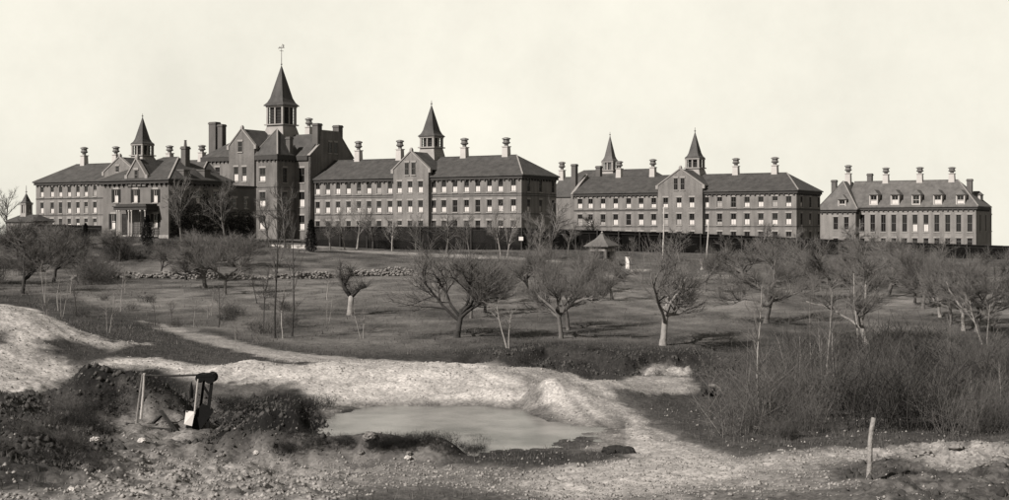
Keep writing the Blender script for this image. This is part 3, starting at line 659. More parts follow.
# ---- tall centre block
def build_E():
    zg = -2.0; F = Frame(310.5, 295.5, zg)
    r = thing('centre_block', 'tall brick centre block with stepped gable, big chimneys and the highest spire', 'building', F.O, -TH)
    yf = -6.0; a1 = F.x(203, yf); a2 = F.x(277, yf); D = 15.0
    ze = F.z(156.0, 0); zt = F.z(131.5, 0, 6)
    R_ = [(168,182.7),(192,207),(215.5,230)]
    uw = lambda px, y, rows, w=1.35: [(F.x(px, y), w, F.z(b, F.x(px, y), y), F.z(a, F.x(px, y), y)) for a, b in rows]
    gx0, gx1 = F.x(229, yf-.5), F.x(254.3, yf-.5)
    fw = uw(217.4, yf, [(167.4,177.5)], 1.3)+uw(217.4, yf, R_[1:], 1.3)+uw(262.5, yf, [(168,181.5),(192,206.5),(215.5,229.5)], 1.6)
    sw = [(F.y(285, a2), 1.4, F.z(b, a2, -3), F.z(a, a2, -3)) for a, b in R_]
    block(r, a1, a2, yf, D, ze, fw, sw, 'brick_mid'); windows_front(r, yf, fw, blind=.9); windows_right(r, a2, sw, blind=.1)
    # right section, set back
    rw = uw(301.5, 0, R_, 1.6)
    gy = [(F.y(330, 0), 1.0, F.z(153,0,6), F.z(142,0,6)), (F.y(335.5, 0), 1.0, F.z(153,0,6), F.z(142,0,6))]
    b = MB(); wall(b, front(0), a2-.02, 0, -2.5, ze, rw)
    y1, y2 = 3.6, 10.2
    b.prism([(0,-2.5),(D,-2.5),(D,ze),(y2+.6,zt-1.3),(y2,zt),(y1,zt),(y1-.5,zt-3.2),(.0,ze)], -.6, 0.002, 0, 'x')
    b.quad((a2,D,-2.5),(0,D,-2.5),(0,D,ze),(a2,D,ze)); b.build('gable_wall', M['brick_mid'], r)
    windows_front(r, 0, rw, blind=.2); windows_right(r, .003, gy, 'proud', 0)
    c = MB(); c.beam((-.3,-.3,ze+.1), (-.3,y1-.6,zt-3.0), .8, .2); c.build('coping', M['stone'], r); c = MB(); c.beam((-.3,D+.2,ze+.1), (-.3,y2+.7,zt-1.2), .8, .2); c.build('coping', M['stone'], r); c = MB(); c.box(-.7,.1,y1+.6,y2-.6,zt+.003,zt+.22)
    c.build('coping', M['stone'], r)
    string_course(r, a1, a2, yf, D, [F.z(187.5, a2, yf), F.z(211, a2, yf)])
    cornice(r, a1, a2, yf, D, ze-.003, h=.9, o=.4)
    q = MB(); q.box(a2+.42, -.62, -.4, -.003, ze-.9, ze-.004); q.build('cornice', M['cornice'], r)
    # main roof: steep slopes to a flat top
    m = MB(); o = .45
    def slab(x0, x1, yA, yB, ya, yb, zA, zB, name):
        s = MB(); s.add([(x0,yA-o,zA),(x1,yA-o,zA),(x1,yB+o,zA),(x0,yB+o,zA),(x0+.0,ya,zB),(x1,ya,zB),(x1,yb,zB),(x0,yb,zB)],
                        [(0,3,2,1),(4,5,6,7),(0,1,5,4),(1,2,6,5),(2,3,7,6),(3,0,4,7)]); return s.build(name, M['slate'], r)
    slab(a1-.4, -.62, 0, D, 5.0, 8.6, ze, zt-.5, 'roof')
    s = MB(); hh = F.z(131, a2-4, 0)
    xm = F.x(254, yf)+.0
    s.add([(a1-o,yf-o,ze),(xm+1,yf-o,ze),(xm+1,8,ze),(a1-o,8,ze),(a1+5.5,1.0,hh-.6),(xm+1,1.0,hh-.6)], [(0,3,2,1),(0,1,5,4),(1,2,5),(2,3,4,5),(3,0,4)])
    s.build('front_roof', M['slate'], r)
    # pyramid over the right-hand bay
    p0 = F.x(254.5, yf); w = (a2-p0)/2; ap = (p0+w, yf+w+.6, F.z(128.5, p0+w, yf+w))
    s = MB(); s.add([(p0-.1,yf-o,ze),(a2+o,yf-o,ze),(a2+o,yf+2*w+2,ze),(p0-.1,yf+2*w+2,ze),ap,(p0-.1,yf-o,ze+.2),(a2+o,yf-o,ze+.2),(a2+o,yf+2*w+2,ze+.2),(p0-.1,yf+2*w+2,ze+.2)],
                    [(3,2,1,0),(0,1,6,5),(1,2,7,6),(2,3,8,7),(3,0,5,8),(5,6,4),(6,7,4),(7,8,4),(8,5,4)], 0)
    for q_ in ((p0-.1,yf-o,ze+.22),(a2+o,yf-o,ze+.22)): s.beam(q_, np.array(ap)+(0,0,.05), .3, .1, 1)
    s.build('bay_roof', [M['slate'], M['stone']], r)
    # gabled bay
    gw = uw(236, yf-.5, [(167,181.4),(192,207)], 1.2)+uw(244.3, yf-.5, [(167,181.4),(192,207)], 1.2)
    hf = F.z(146.4, gx0, yf-.5); ha = F.z(129.5, (gx0+gx1)/2, yf-.5)
    gable_bay(r, gx0, gx1, yf-.5, yf+.5, ze, hf, ha, gw, 'brick_mid', attic=uw(240.3, yf-.5, [(141.5,152)], 1.2), yback=yf+7); windows_front(r, yf-.5, gw, blind=.1)
    # chimneys
    for px, y, a, wx, wy in ((214.5,-1.0,122.3,2.0,1.6),(221.8,-1.9,124.5,1.35,1.3),(289.4,-1.5,137,1.1,1.1),(320,y1-.3,123.5,1.5,1.5),(340.4,y2+.3,125.5,1.6,1.5)):
        u = min(F.x(px, y), -.85) if px > 300 else F.x(px, y)
        chimney(r, u, y, ze-1, F.z(a, u, y), wx, wy)
    u = F.x(309, 6.8); ventilator(r, u, 6.8, zt-.6, F.z(118, u, 6.8))
    cy_ = 4.0; cx_ = F.x(281.5, cy_); z = lambda py: F.z(py, cx_, cy_); sc = F.w(cx_, cy_)[1]/K; k = 1/(CT+ST)
    cupola(r, cx_, cy_, z(134), z(124.5), z(106.5), z(66), 15*sc*k, 13.2*sc*k, 17.2*sc*k, 20*sc, True)
    return F
FE = build_E()

# ---- the superintendent-style house in front at the left
def build_H():
    zg = -1.3; F0 = Frame(168.5, 235, zg); xl = F0.x(103); c = F0.w(xl, 0); F = Frame(CX+K*c[0]/c[1], c[1], zg); L = -xl
    r = thing('brick_house', 'brick house with porch, shuttered windows and gabled hip roof, nearest at left', 'house', F.O, -TH)
    D = F.y(229, L); De = F.y(254.5, L); ze = F.z(180, L); zr = F.z(157.3, L-5, D/2)
    W = lambda px, a, b, w=1.0: (F.x(px), w, F.z(b, F.x(px)), F.z(a, F.x(px)))
    fw = [W(116.3,189.5,202.3), W(135.5,189.5,202.3), W(155.5,189.5,202.3), W(155.5,214,227), W(113.5,214,229)]
    dw = (F.x(124.5), 1.3, -.1, F.z(214, F.x(124.5)))
    sw = [(y, 1.0, a, b) for y in (3.2, 7.2, 11.5) for a, b in ((F.z(227,L,5), F.z(214.5,L,5)), (F.z(203,L,5), F.z(190.5,L,5)))]
    block(r, 0, L, 0, D, ze, fw+[dw], sw, 'brick_house'); windows_front(r, 0, fw, 'shut', 1); windows_right(r, L, sw, 'shut', .1)
    d = MB(); d.box(dw[0]-.65, dw[0]+.65, .12, .2, -.1, dw[3]); d.build('front_door', M['wood_dark'], r)
    for u, w, a, b in fw:
        for s in (-1, 1):
            q = MB(); x = u+s*(w/2+.30); q.box(x-.27, x+.27, -.07, -.005, a-.02, b+.02)
            for i in range(int((b-a)/.25)): q.box(x-.2, x+.2, -.09, -.071, a+.1+i*.25, a+.22+i*.25)
            q.build('shutter', M['shutter'], r)
    b = MB(); b.box(-.12, L+.12, -.14, -.006, -2, .45); b.build('foundation', M['stone'], r)
    cornice(r, 0, L, 0, D, ze-.003, h=.5, o=.5)
    hip_roof(r, 0, L, 0, D, ze, zr, 7.0, 5.0, .75)
    gx0, gx1 = F.x(127.5, -.25), F.x(145.5, -.25); xm = (gx0+gx1)/2; hf = F.z(175.5, xm, -.25); ha = F.z(159.5, xm, -.25)
    gable_bay(r, gx0, gx1, -.25, .3, ze, hf, ha, [], 'brick_house', [(xm, .8, F.z(180.5, xm), F.z(170, xm))], yback=6, z0=ze-1.0)
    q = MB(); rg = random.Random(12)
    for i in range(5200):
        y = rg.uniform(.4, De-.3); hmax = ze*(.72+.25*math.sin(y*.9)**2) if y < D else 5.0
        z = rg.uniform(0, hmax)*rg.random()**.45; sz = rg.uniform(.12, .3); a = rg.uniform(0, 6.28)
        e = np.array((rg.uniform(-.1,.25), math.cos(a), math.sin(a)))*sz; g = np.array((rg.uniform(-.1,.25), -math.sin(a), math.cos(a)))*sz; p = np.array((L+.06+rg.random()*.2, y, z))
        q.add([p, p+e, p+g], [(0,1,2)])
    q.build('shade_leaves', M['needle'], r)  # added leaf cards, put in to darken the shaded side wall
    # flat-roofed back part
    zf = F.z(187.5, L, D+3)
    bw = [(F.y(px, L), .9, F.z(q, L, D), F.z(p, L, D)) for px in (235, 246) for p, q in ((198,208),(217,229))]
    block(r, L-8, L, D+.01, De, zf, [], bw, 'brick_dark', 'rear_wall'); windows_right(r, L, bw, 'shut', 0)  # darker brick puts this side's shade into the wall colour
    q = MB(); q.box(L-8.2, L+.35, D+.02, De+.3, zf, zf+.3); q.build('rear_roof', M['cornice'], r)
    # chimneys and wall dormers on the shaded side
    u = L-3.2; y = F.y(185.4, u); chimney(r, u, y, ze, F.z(146.5, u, y), 1.1, 1.1, pot=True)
    for px in (185.4, 206):
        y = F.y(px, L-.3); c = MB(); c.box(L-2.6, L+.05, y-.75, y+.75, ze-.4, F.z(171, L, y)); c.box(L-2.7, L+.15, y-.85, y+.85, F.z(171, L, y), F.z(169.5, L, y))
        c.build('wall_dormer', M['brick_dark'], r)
    # porch
    p0, p1 = F.x(114.5, -2.6), F.x(147, -2.6); zp = F.z(210, (p0+p1)/2, -2.6); zq = F.z(206, (p0+p1)/2, -2.6)
    b = MB(); b.box(p0, p1, -2.8, -.01, zp, zq-.15); b.box(p0-.2, p1+.2, -3.0, -.01, zq-.15, zq); b.box(p0+.3, p1-.3, -2.6, -.01, zq, zq+.35); po = b.build('porch', M['cornice'], r)
    for px in (117.5, 119.6, 128.8, 131.6, 140.5, 145):
        x = F.x(px, -2.6); c = MB(); c.frust(x, -2.6, [(.2,.15),(.2,.4),(.13,.45),(.11,zp-.3),(.2,zp-.25),(.2,zp-.002)], 8); c.build('column', M['white'], po)
    b = MB(); b.box(p0, p1, -2.9, -.15, -1.5, .14); b.build('porch_floor', M['wood_dark'], po)
    b = MB(); x0, x1 = F.x(109.5,-3.4), F.x(122.5,-3.4)
    for i in range(3): b.box(x0, x1, -2.92-.4*(i+1), -2.92-.4*i, -1.5, .1-.25*i)
    b.build('steps', M['stone'], po)
    l = MB()
    for i in range(9):
        y = -2.8; x = F.x(133, y)+i*.32; l.beam((x, -2.75, .15), (x, -2.75, zp), .07, .05)
    for i in range(9): l.beam((F.x(133,-2.75), -2.75, .3+i*.4), (p1-.2, -2.75, .3+i*.4), .05, .05)
    l.build('trellis', M['shutter'], po)
    return F, L, D, De
FH, LH, DH, DeH = build_H()

# ---- rear building whose spire shows over the roof
def build_rear():
    zg = -3.5; Y = 372; F = Frame(556, Y, zg); L = 30; D = 13
    r = thing('rear_building', 'brick building behind the right wing, only its spire and roof showing', 'building', F.O, -TH)
    u = F.x(610, 6.5); ze = F.z(186, u, 0); zr = F.z(170, u, 6.5)
    block(r, 0, L, 0, D, ze); hip_roof(r, 0, L, 0, D, ze, zr, 5, 5)
    sc = F.w(u, 6.5)[1]/K; k = 1/(CT+ST); z = lambda py: F.z(py, u, 6.5)
    cupola(r, u, 6.5, z(176), z(170), z(161.5), z(136), 9*sc*k, 7.6*sc*k, 8.6*sc*k, 4*sc, roofm='slate_pale')
build_rear()
# ---- little outbuilding at far left
def build_out():
    F = Frame(7, 300, 0.0); zg = gz(*F.w(6, 2)[:2])-.3; F = Frame(7, 300, zg)
    r = thing('outbuilding', 'small low outbuilding with a steep-roofed belfry at the far left edge', 'outbuilding', F.O, -TH)
    L = F.x(34); ze = F.z(222, L/2); zr = F.z(214.5, L/2)
    block(r, 0, L, 0, 5, ze, [(F.x(13), .9, 1.0, 2.2)]); windows_front(r, 0, [(F.x(13), .9, 1.0, 2.2)], blind=0)
    hip_roof(r, 0, L, 0, 5, ze, zr, 1.5, 1.5, .4, flash=False)
    u = F.x(26.3, 2.5); z = lambda py: F.z(py, u, 2.5); sc = F.w(u, 2.5)[1]/K
    k = 1/(CT+ST)
    cupola(r, u, 2.5, z(214), z(213), z(203.5), z(193.5), 5*sc*k, 4.2*sc*k, 6.6*sc*k, 8*sc)
build_out()

# ------------------------------------------------------------------ fences, walls, small structures
def build_fence(name, label, pts, h, m='fence'):
    """pts: list of (px, Y, top py)"""
    P0 = [( (px-CX)/K*Y, Y, (CY-py)/K*Y) for px, Y, py in pts]
    r = thing(name, label, 'fence', (P0[0][0], P0[0][1], P0[0][2]-h)); o = np.array(r.location)
    b = MB(); ra = MB(); first = None; random.seed(5)
    for a, c in zip(P0[:-1], P0[1:]):
        a = np.array(a); c = np.array(c); Ln = np.linalg.norm((c-a)[:2]); n = int(Ln/.21); d = (c-a)/n
        e = d[:2]/np.linalg.norm(d[:2]); nn = np.array((e[1], -e[0]))
        for i in range(n):
            p = a+d*i; q = a+d*(i+.93); t = random.uniform(-.05, .05); 
            zb = -h-.8
            vs = []
            for s in (0, .03): vs += [(p[0]+nn[0]*s, p[1]+nn[1]*s, p[2]+zb), (q[0]+nn[0]*s, q[1]+nn[1]*s, q[2]+zb), (q[0]+nn[0]*s, q[1]+nn[1]*s, q[2]+t), (p[0]+nn[0]*s, p[1]+nn[1]*s, p[2]+t)]
            b.add([np.array(v)-o for v in vs], [(0,1,2,3),(7,6,5,4),(0,4,5,1),(2,6,7,3),(1,5,6,2),(3,7,4,0)])
        for dz in (.03, -.55): ra.beam(a-o+np.array((nn[0]*.09, nn[1]*.09, dz)), c-o+np.array((nn[0]*.09, nn[1]*.09, dz)), .10, .10)
        m_ = max(1, int(Ln/4.5))
        for i in range(m_):
            p = a+(c-a)*i/m_-o
            if first is None:
                q = MB(); q.box(-.09, .09, -.09, .09, -h-.8, .18); pm = q.mesh('post', [M['rail']]); first = 1
            k = link('post', pm, r); k.location = (p[0]+nn[0]*.22, p[1]+nn[1]*.22, p[2])
    b.build('boards', M[m], r); ra.build('rail', M['rail'], r)
build_fence('board_fence', 'long tall dark board fence below the brick wings', [(313,251,226.8),(420,253,227),(521,256,228),(575,263,230),(700,275,234),(800,285,238.3),(857,290,241),(1009,297,246.2),(1100,303,249)], 3.7)
build_fence('board_fence', 'low dark board fence in front of the far-left wing', [(30,272,224),(102,262,226)], 2.0)
def blob(mb, c, r, sq=(1,1,.7), seed=0, sub=1, mi=0):
    """irregular stone"""
    rg = random.Random(seed); t = (1+5**.5)/2
    v = [np.array(p, float)/math.hypot(1, t) for p in ((-1,t,0),(1,t,0),(-1,-t,0),(1,-t,0),(0,-1,t),(0,1,t),(0,-1,-t),(0,1,-t),(t,0,-1),(t,0,1),(-t,0,-1),(-t,0,1))]
    f = [(0,11,5),(0,5,1),(0,1,7),(0,7,10),(0,10,11),(1,5,9),(5,11,4),(11,10,2),(10,7,6),(7,1,8),(3,9,4),(3,4,2),(3,2,6),(3,6,8),(3,8,9),(4,9,5),(2,4,11),(6,2,10),(8,6,7),(9,8,1)]
    for _ in range(sub):
        cache = {}; nf = []
        def mid(a, b):
            k = (min(a,b), max(a,b))
            if k not in cache: p = v[a]+v[b]; v.append(p/np.linalg.norm(p)); cache[k] = len(v)-1
            return cache[k]
        for a, b, d in f: x, y, z = mid(a,b), mid(b,d), mid(d,a); nf += [(a,x,z),(b,y,x),(d,z,y),(x,y,z)]
        f = nf
    ang = rg.uniform(0, 6.28); ca, sa = math.cos(ang), math.sin(ang); out = []
    for p in v:
        k = r*rg.uniform(.78, 1.16); q = (p[0]*sq[0]*k, p[1]*sq[1]*k, p[2]*sq[2]*k)
        out.append((c[0]+q[0]*ca-q[1]*sa, c[1]+q[0]*sa+q[1]*ca, c[2]+q[2]))
    mb.add(out, f, mi)
def build_stone_wall():
    A = ground(72, 280); B_ = ground(428, 276.5); b = MB(); rg = random.Random(3)
    o = np.array(A); N_ = 1150
    for i in range(N_):
        t = rg.random(); x = A[0]+(B_[0]-A[0])*t; y = A[1]+(B_[1]-A[1])*t+rg.uniform(-.35,.35)+2*math.sin(t*9)
        hh = (.85+.25*math.sin(t*23)+.2*math.sin(t*57))*(.55 if t < .08 or .52 < t < .62 else 1); z = gz(x, y)+rg.random()*max(.35, hh)
        blob(b, (x-o[0], y-o[1], z-o[2]), rg.uniform(.13, .30), (1.2,.9,.8), i, 0)
    r = b.build('stone_wall', M['rock']); r.location = o
    tag(r, 'tumbled dry stone wall across the lawn below the house', 'wall')
build_stone_wall()
def build_gazebo():
    x, y, z = ground(602, 266); r = thing('gazebo', 'small square hut with pyramid roof standing before the dark fence', 'hut', (x, y, z), -TH)
    s = y/K; h = 1.55; top = 20*s
    b = MB()
    for fn, ax in ((front(-h), 0), (right(h), 1)):
        wall(b, fn, -h, h, -.6, top, [(-.72, .75, 1.1, 2.3), (.72, .75, 1.1, 2.3)], depth=.15)
    b.quad((-h,-h,-.6),(-h,h,-.6),(-h,h,top),(-h,-h,top)); b.quad((-h,h,-.6),(h,h,-.6),(h,h,top),(-h,h,top))
    b.build('wall', M['brick_dark'], r)
    for u in (-.72, .72):
        a = add_window(r, (u, -h, 1.1), .75, 1.2, 0, 'std', 0); a = add_window(r, (h, u, 1.1), .75, 1.2, math.pi/2, 'std', 0)
    q = MB(); q.frust(0, 0, [(h+.55, top-.1), (h+.55, top+.05), (h*.5, top+1.1), (.08, top+12*s+.2)], 4); q.build('roof', M['slate_pale'], r)
    q = MB(); q.tube([(0,0,top+11.5*s), (0,0,top+15*s)], [.07,.04], 6); q.frust(0,0,[(.05,top+13*s),(.16,top+13.6*s),(.04,top+14.4*s)],8); q.build('finial', M['white'], r)
build_gazebo()
def slim_pole(name, label, cat, px0, py0, px1, py1, r0, r1, m, cap=None):
    """leaning pole rooted at (px0, py0), top seen at (px1, py1)"""
    x, y, z = ground(px0, py0); tx, tz = (px1-CX)/K*y, (CY-py1)/K*y
    b = MB(); n = 7; pts = []; rd = []
    for i in range(n):
        t = i/(n-1); w = math.sin(t*7+px0)*.35*r0; pts.append(((tx-x)*t+w, w*.5, -.3+(tz-z+.3)*t)); rd.append(r0+(r1-r0)*t)
    b.tube(pts, rd, 8); o = b.build(name, M[m], smooth=True); o.location = (x, y, z); return tag(o, label, cat)
slim_pole('wooden_post', 'weathered leaning fence post standing alone beside the dirt road', 'post', 867, 479.5, 873.2, 417.5, .085, .07, 'post_wood')
slim_pole('lawn_pole', 'pale pole behind the apple tree right of the hut', 'pole', 663, 262, 664, 207, .13, .1, 'pole')
slim_pole('lawn_pole', 'pale leaning pole standing clear before the dark fence, right of the other pole', 'pole', 706.5, 262, 708.5, 222, .14, .1, 'pole')
def build_white_post():
    x, y, z = ground(627.4, 269); b = MB(); b.box(-.27, .27, -.14, .14, -.3, 1.75); b.box(-.31,.31,-.18,.18,1.75,1.83)
    o = b.build('white_marker', M['whitewash']); o.location = (x, y, z); o.rotation_euler = (0,0,-.2); tag(o, 'square whitewashed marker post on the lawn right of the hut', 'post')
    x, y, z = ground(636, 270.5); b = MB(); b.box(-1.0, 1.1, -1.1, 1.0, -.3, .12); b.box(-.5,.7,-.6,.6,.12,.22); o = b.build('stone_slab', M['stone']); o.location = (x, y, z); tag(o, 'flat pale stone slab at the foot of the white marker', 'slab')
    x, y, z = ground(702, 270); b = MB(); b.frust(0,0,[(.3,-.2),(.3,.2),(.16,.3),(.14,.7),(.3,1.0),(.36,1.5),(.26,1.75)],10); o = b.build('stone_urn', M['base'], smooth=True); o.location = (x, y, z); tag(o, 'grey stone urn on a stem beside the leaning pole', 'urn')
    x, y, z = ground(289, 248); b = MB(); b.box(-3.0, 3.0, -.3, .3, -.5, .42); b.box(-3.1,3.1,-.36,.36,.42,.55); o = b.build('stone_kerb', M['whitewash']); o.location = (x, y, z); o.rotation_euler = (0,0,-.1); tag(o, 'low white stone ledge at the foot of the centre block', 'ledge')
    xx, yy, zz = P(521, 240, 254.2); b = MB(); b.box(-.40,.40,-.04,.04,-.1,.6); b.box(-.06,.06,.041,.12,-2.9,.5,1); o = b.build('white_board', [M['whitewash'], M['rail']]); o.location = (xx, yy-.8, zz); tag(o, 'small white board on a stake before the dark fence corner', 'sign')
build_white_post()

# ------------------------------------------------------------------ trees
def rot_about(v, axis, a):
    axis = axis/np.linalg.norm(axis); return v*math.cos(a)+np.cross(axis, v)*math.sin(a)+axis*np.dot(axis, v)*(1-math.cos(a))
def perp(v, rg):
    a = np.array([rg.gauss(0,1) for _ in range(3)]); c = np.cross(v, a); return c/np.linalg.norm(c)
def limb(mb, p, d, ln, r0, r1, segs, wob, rg, n, up=0.0):
    pts = [p]; rad = [r0]; dirs = [d]
    for i in range(segs):
        d = d+np.array([rg.gauss(0,wob) for _ in range(3)])+np.array((0,0,up)); d /= np.linalg.norm(d)
        p = p+d*ln/segs; pts.append(p); dirs.append(d); rad.append(r0+(r1-r0)*(i+1)/segs)
    mb.tube(pts, rad, n, cap=False); return pts, dirs, rad
def grow(tr, cr, p, d, ln, r, lev, spec, rg):
    L = spec[lev]; last = lev == len(spec)-1
    mb = tr if L.get('wood') else cr
    pts, dirs, rad = limb(mb, p, d, ln, r, r*L['taper'], L['segs'], L['wob'], rg, L['n'], L.get('up', 0))
    if last: return
    nx = spec[lev+1]
    for k in range(nx['count'] if not isinstance(nx['count'], tuple) else rg.randint(*nx['count'])):
        t = nx['t0']+(1-nx['t0'])*((k+rg.random())/max(1, nx['count'] if not isinstance(nx['count'], tuple) else nx['count'][1])); t = min(t, .999)
        f = t*(len(pts)-1); i = int(f); q = pts[i]+(pts[i+1]-pts[i])*(f-i); dd = dirs[min(i+1, len(dirs)-1)]
        a = R(rg.uniform(*nx['ang'])); nd = rot_about(dd, perp(dd, rg), a); nd = nd+np.array((0,0,nx.get('lift',0))); nd /= np.linalg.norm(nd)
        if nd[2] < -.25: nd[2] *= -.3
        grow(tr, cr, q, nd, ln*nx['len']*rg.uniform(.7,1.25)*(1.15-.4*t), max(nx['rmin'], min(rad[i]*.8, r*nx['r'])), lev+1, spec, rg)
def apple_spec(dense=1.0):
    return [dict(wood=1, taper=.8, segs=4, wob=.07, n=8),
            dict(wood=1, count=(4,6), t0=.6, ang=(32,68), len=1.9, r=.6, taper=.42, segs=8, wob=.2, n=6, rmin=.06, up=.0),
            dict(wood=1, count=(6,8), t0=.3, ang=(25,65), len=.58, r=.42, taper=.35, segs=5, wob=.2, n=5, rmin=.028, up=.09),
            dict(count=(7,9), t0=.2, ang=(20,60), len=.66, r=.4, taper=.4, segs=4, wob=.2, n=3, rmin=.012, up=.1),
            dict(count=int(9*dense), t0=.15, ang=(18,55), len=.72, r=.45, taper=.5, segs=3, wob=.13, n=3, rmin=.0075, up=.1)]
def tall_spec(dense=1.0):
    return [dict(wood=1, taper=.18, segs=9, wob=.05, n=7, up=.03),
            dict(wood=1, count=(13,16), t0=.22, ang=(28,52), len=.42, r=.36, taper=.3, segs=5, wob=.12, n=5, rmin=.03, up=.07),
            dict(count=(7,9), t0=.2, ang=(22,50), len=.45, r=.45, taper=.35, segs=4, wob=.14, n=3, rmin=.014, up=.06),
            dict(count=int(8*dense), t0=.1, ang=(20,50), len=.5, r=.5, taper=.4, segs=2, wob=.12, n=3, rmin=.008, up=.05)]
def sap_spec():
    return [dict(wood=1, taper=.3, segs=10, wob=.03, n=6, up=.03),
            dict(count=(8,11), t0=.45, ang=(25,50), len=.28, r=.4, taper=.35, segs=4, wob=.1, n=4, rmin=.016, up=.07),
            dict(count=8, t0=.15, ang=(20,50), len=.5, r=.5, taper=.4, segs=3, wob=.12, n=3, rmin=.008, up=.06)]
PROTO = {}
def proto(kind, seed, spec, r, trunk, wood, twig, d0=(0,0,1), forks=1):
    rg = random.Random(seed); t = MB(); c = MB()
    for k in range(forks):
        d = np.array(d0, float)+np.array((rg.gauss(0,.12 if forks > 1 else .06), rg.gauss(0,.12 if forks > 1 else .06), 0)); d /= np.linalg.norm(d)
        grow(t, c, np.array((.25*(k-(forks-1)/2), 0, -.15)), d, trunk*rg.uniform(.9,1.1), r, 0, spec, rg)
    if forks == 1: t.frust(0, 0, [(r*1.5, -.25), (r*1.15, .1), (r*.98, .3)], 8, cap=False)
    vs = np.array(t.v+c.v); h = np.percentile(vs[:, 2], 99.5); w = np.percentile(np.abs(vs[:, :2]), 97)
    print('PROTO', kind, seed, round(h,2), round(w,2), len(t.f), len(c.f))
    PROTO.setdefault(kind, []).append((t.mesh('trunk', [M[wood]], True), c.mesh('crown', [M[twig]]), h, w))
for s in (1, 2, 3, 4, 5, 6): proto('apple', s, apple_spec(1.05), .17, 1.75, 'bark', 'twig')
def dark_top(sp, k):
    for q in sp[k:]: q['wood'] = 0
    return sp
for s in (11, 12): proto('apple_pale', s, dark_top(apple_spec(1.05), 2), .18, 1.9, 'bark_pale', 'twig')
for s in (15, 16): proto('apple_dark', s, apple_spec(1.0), .13, 1.5, 'bark_dark', 'twig')
for s in (21, 22, 23): proto('tall', s, tall_spec(1.0), .22, 9.0, 'bark', 'twig')
for s in (24, 25): proto('tall_pale', s, dark_top(tall_spec(.8), 1), .2, 9.0, 'bark_pale', 'twig_pale')
for s in (31, 32): proto('birch', s, sap_spec(), .06, 7.0, 'bark_pale', 'twig')
for s in (33, 34): proto('slim', s, sap_spec(), .08, 7.0, 'bark_dark', 'twig_dark')
for s in (35,): proto('twin', s, sap_spec(), .05, 4.5, 'bark_pale', 'twig_pale', forks=2)
def place_tree(kind, px, py, hpx, label, cat='tree', name='bare_tree', wide=None, v=None, group=None, rz=None, at=None):
    L = PROTO[kind]; t, c, h, w = L[(v if v is not None else int(px)) % len(L)]
    x, y, z = at if at else ground(px, py)
    s = hpx*y/K/h; sw = s if wide is None else wide*y/K/(2*w)
    o = thing(name, label, cat, (x, y, z), rz if rz is not None else (px*1.37) % 6.28, group); o.scale = (sw, sw, s)
    link('trunk', t, o); link('crown', c, o); return o
G1 = 'apple trees of the orchard'
AP = 'apple_tree'
T = [ # kind, px, py, height px, crown px, label
 ('apple_dark',457,338,96,104,'broad low apple tree, widest and darkest, left of the picture centre'),
 ('apple',471,318,60,56,'smaller apple tree just behind the broad low one'),
 ('apple_dark',485,313,58,50,'apple tree with dark trunk, second behind the broad low one'),
 ('apple',496,303,52,46,'apple tree with pale stem, third behind the broad low one'),
 ('apple',561,339,90,92,'leaning apple tree rooted at the top of the cut bank, in front of a twin'),
 ('apple',568,330,84,70,'apple tree half hidden behind the leaning one above the cut bank'),
 ('apple_pale',663,345,106,124,'apple tree with forked pale trunk, centre right, shadow on the grass'),
 ('apple',766,324,84,98,'apple tree behind the tall white birch stem'),
 ('apple_pale',866,345,104,112,'apple tree with wide-forked pale trunk right of the birch'),
 ('apple',915,305,58,58,'first apple tree at the left of the right-hand row, smallest'),
 ('apple',923,310,62,60,'second apple tree of the right-hand row'),
 ('apple_dark',932,307,60,58,'dark-stemmed apple tree in the right-hand row'),
 ('apple_pale',940,318,68,66,'apple tree with pale straight stem in the right-hand row'),
 ('apple',951,324,70,66,'apple tree just right of the pale-stemmed one in the row'),
 ('apple_pale',963.5,330,76,74,'apple tree with short pale stem near the right end of the row'),
 ('apple',977,331,76,80,'apple tree with spreading low branches at the right end of the row'),
 ('apple',832,300,62,84,'apple tree in mid orchard between the birch and the wide-forked tree'),
 ('apple',888,296,56,80,'apple tree behind the wide-forked pale one'),
 ('apple',808,290,50,74,'far apple tree right of the white birch, below the right wing corner'),
 ('apple',705,292,46,54,'apple tree in the back row right of the forked pale-trunked one'),
 ('apple',527,292,52,60,'apple tree between the broad low one and the bank trees, back row'),
 ('apple',595,292,44,50,'apple tree below the hut in the back row'),
 ('apple_dark',186,281,50,56,'crooked dark apple tree standing before the stone wall'),
 ('apple_dark',54,282,52,64,'dark apple tree at left, just before the end of the stone wall'),
 ('apple_dark',22,293,62,78,'dark apple tree nearest the left edge, above the gravel heap'),
 ('apple_dark',160,278,36,36,'thin small dark tree against the stone wall, left of the crooked one'),
 ('apple',225,294,60,62,'apple tree with pale stem left of the slim saplings'),
 ('apple',205,288,52,60,'apple tree right of the crooked dark one before the wall'),
 ('apple_dark',120,262,34,50,'dark shrubby tree on the lawn between house and stone wall'),
 ('apple_dark',25,262,44,70,'dark bushy tree at the left edge below the outbuilding'),
 ('apple_dark',70,262,38,60,'dark bushy tree below the far-left wing'),
 ('apple_dark',-8,285,66,80,'dark apple tree cut by the left edge of the picture'),
 ('apple_dark',235,268,36,60,'dark shrubby tree on the lawn below the centre block'),
 ('apple_dark',195,262,30,56,'dark shrubby tree on the lawn below the shaded side of the house'),
 ('apple',745,284,44,62,'far apple tree just left of the white birch top, back row'),
 ('apple',790,277,38,56,'far apple tree below the shaded end of the right wing'),
 ('apple',858,288,48,66,'far apple tree behind and left of the wide-forked one'),
 ('apple',905,284,46,62,'far apple tree above the start of the right-hand row'),
 ('apple',990,308,58,76,'apple tree at the right edge behind the end of the row'),
 ('apple',612,300,44,56,'apple tree in the back row below the white marker'),
]
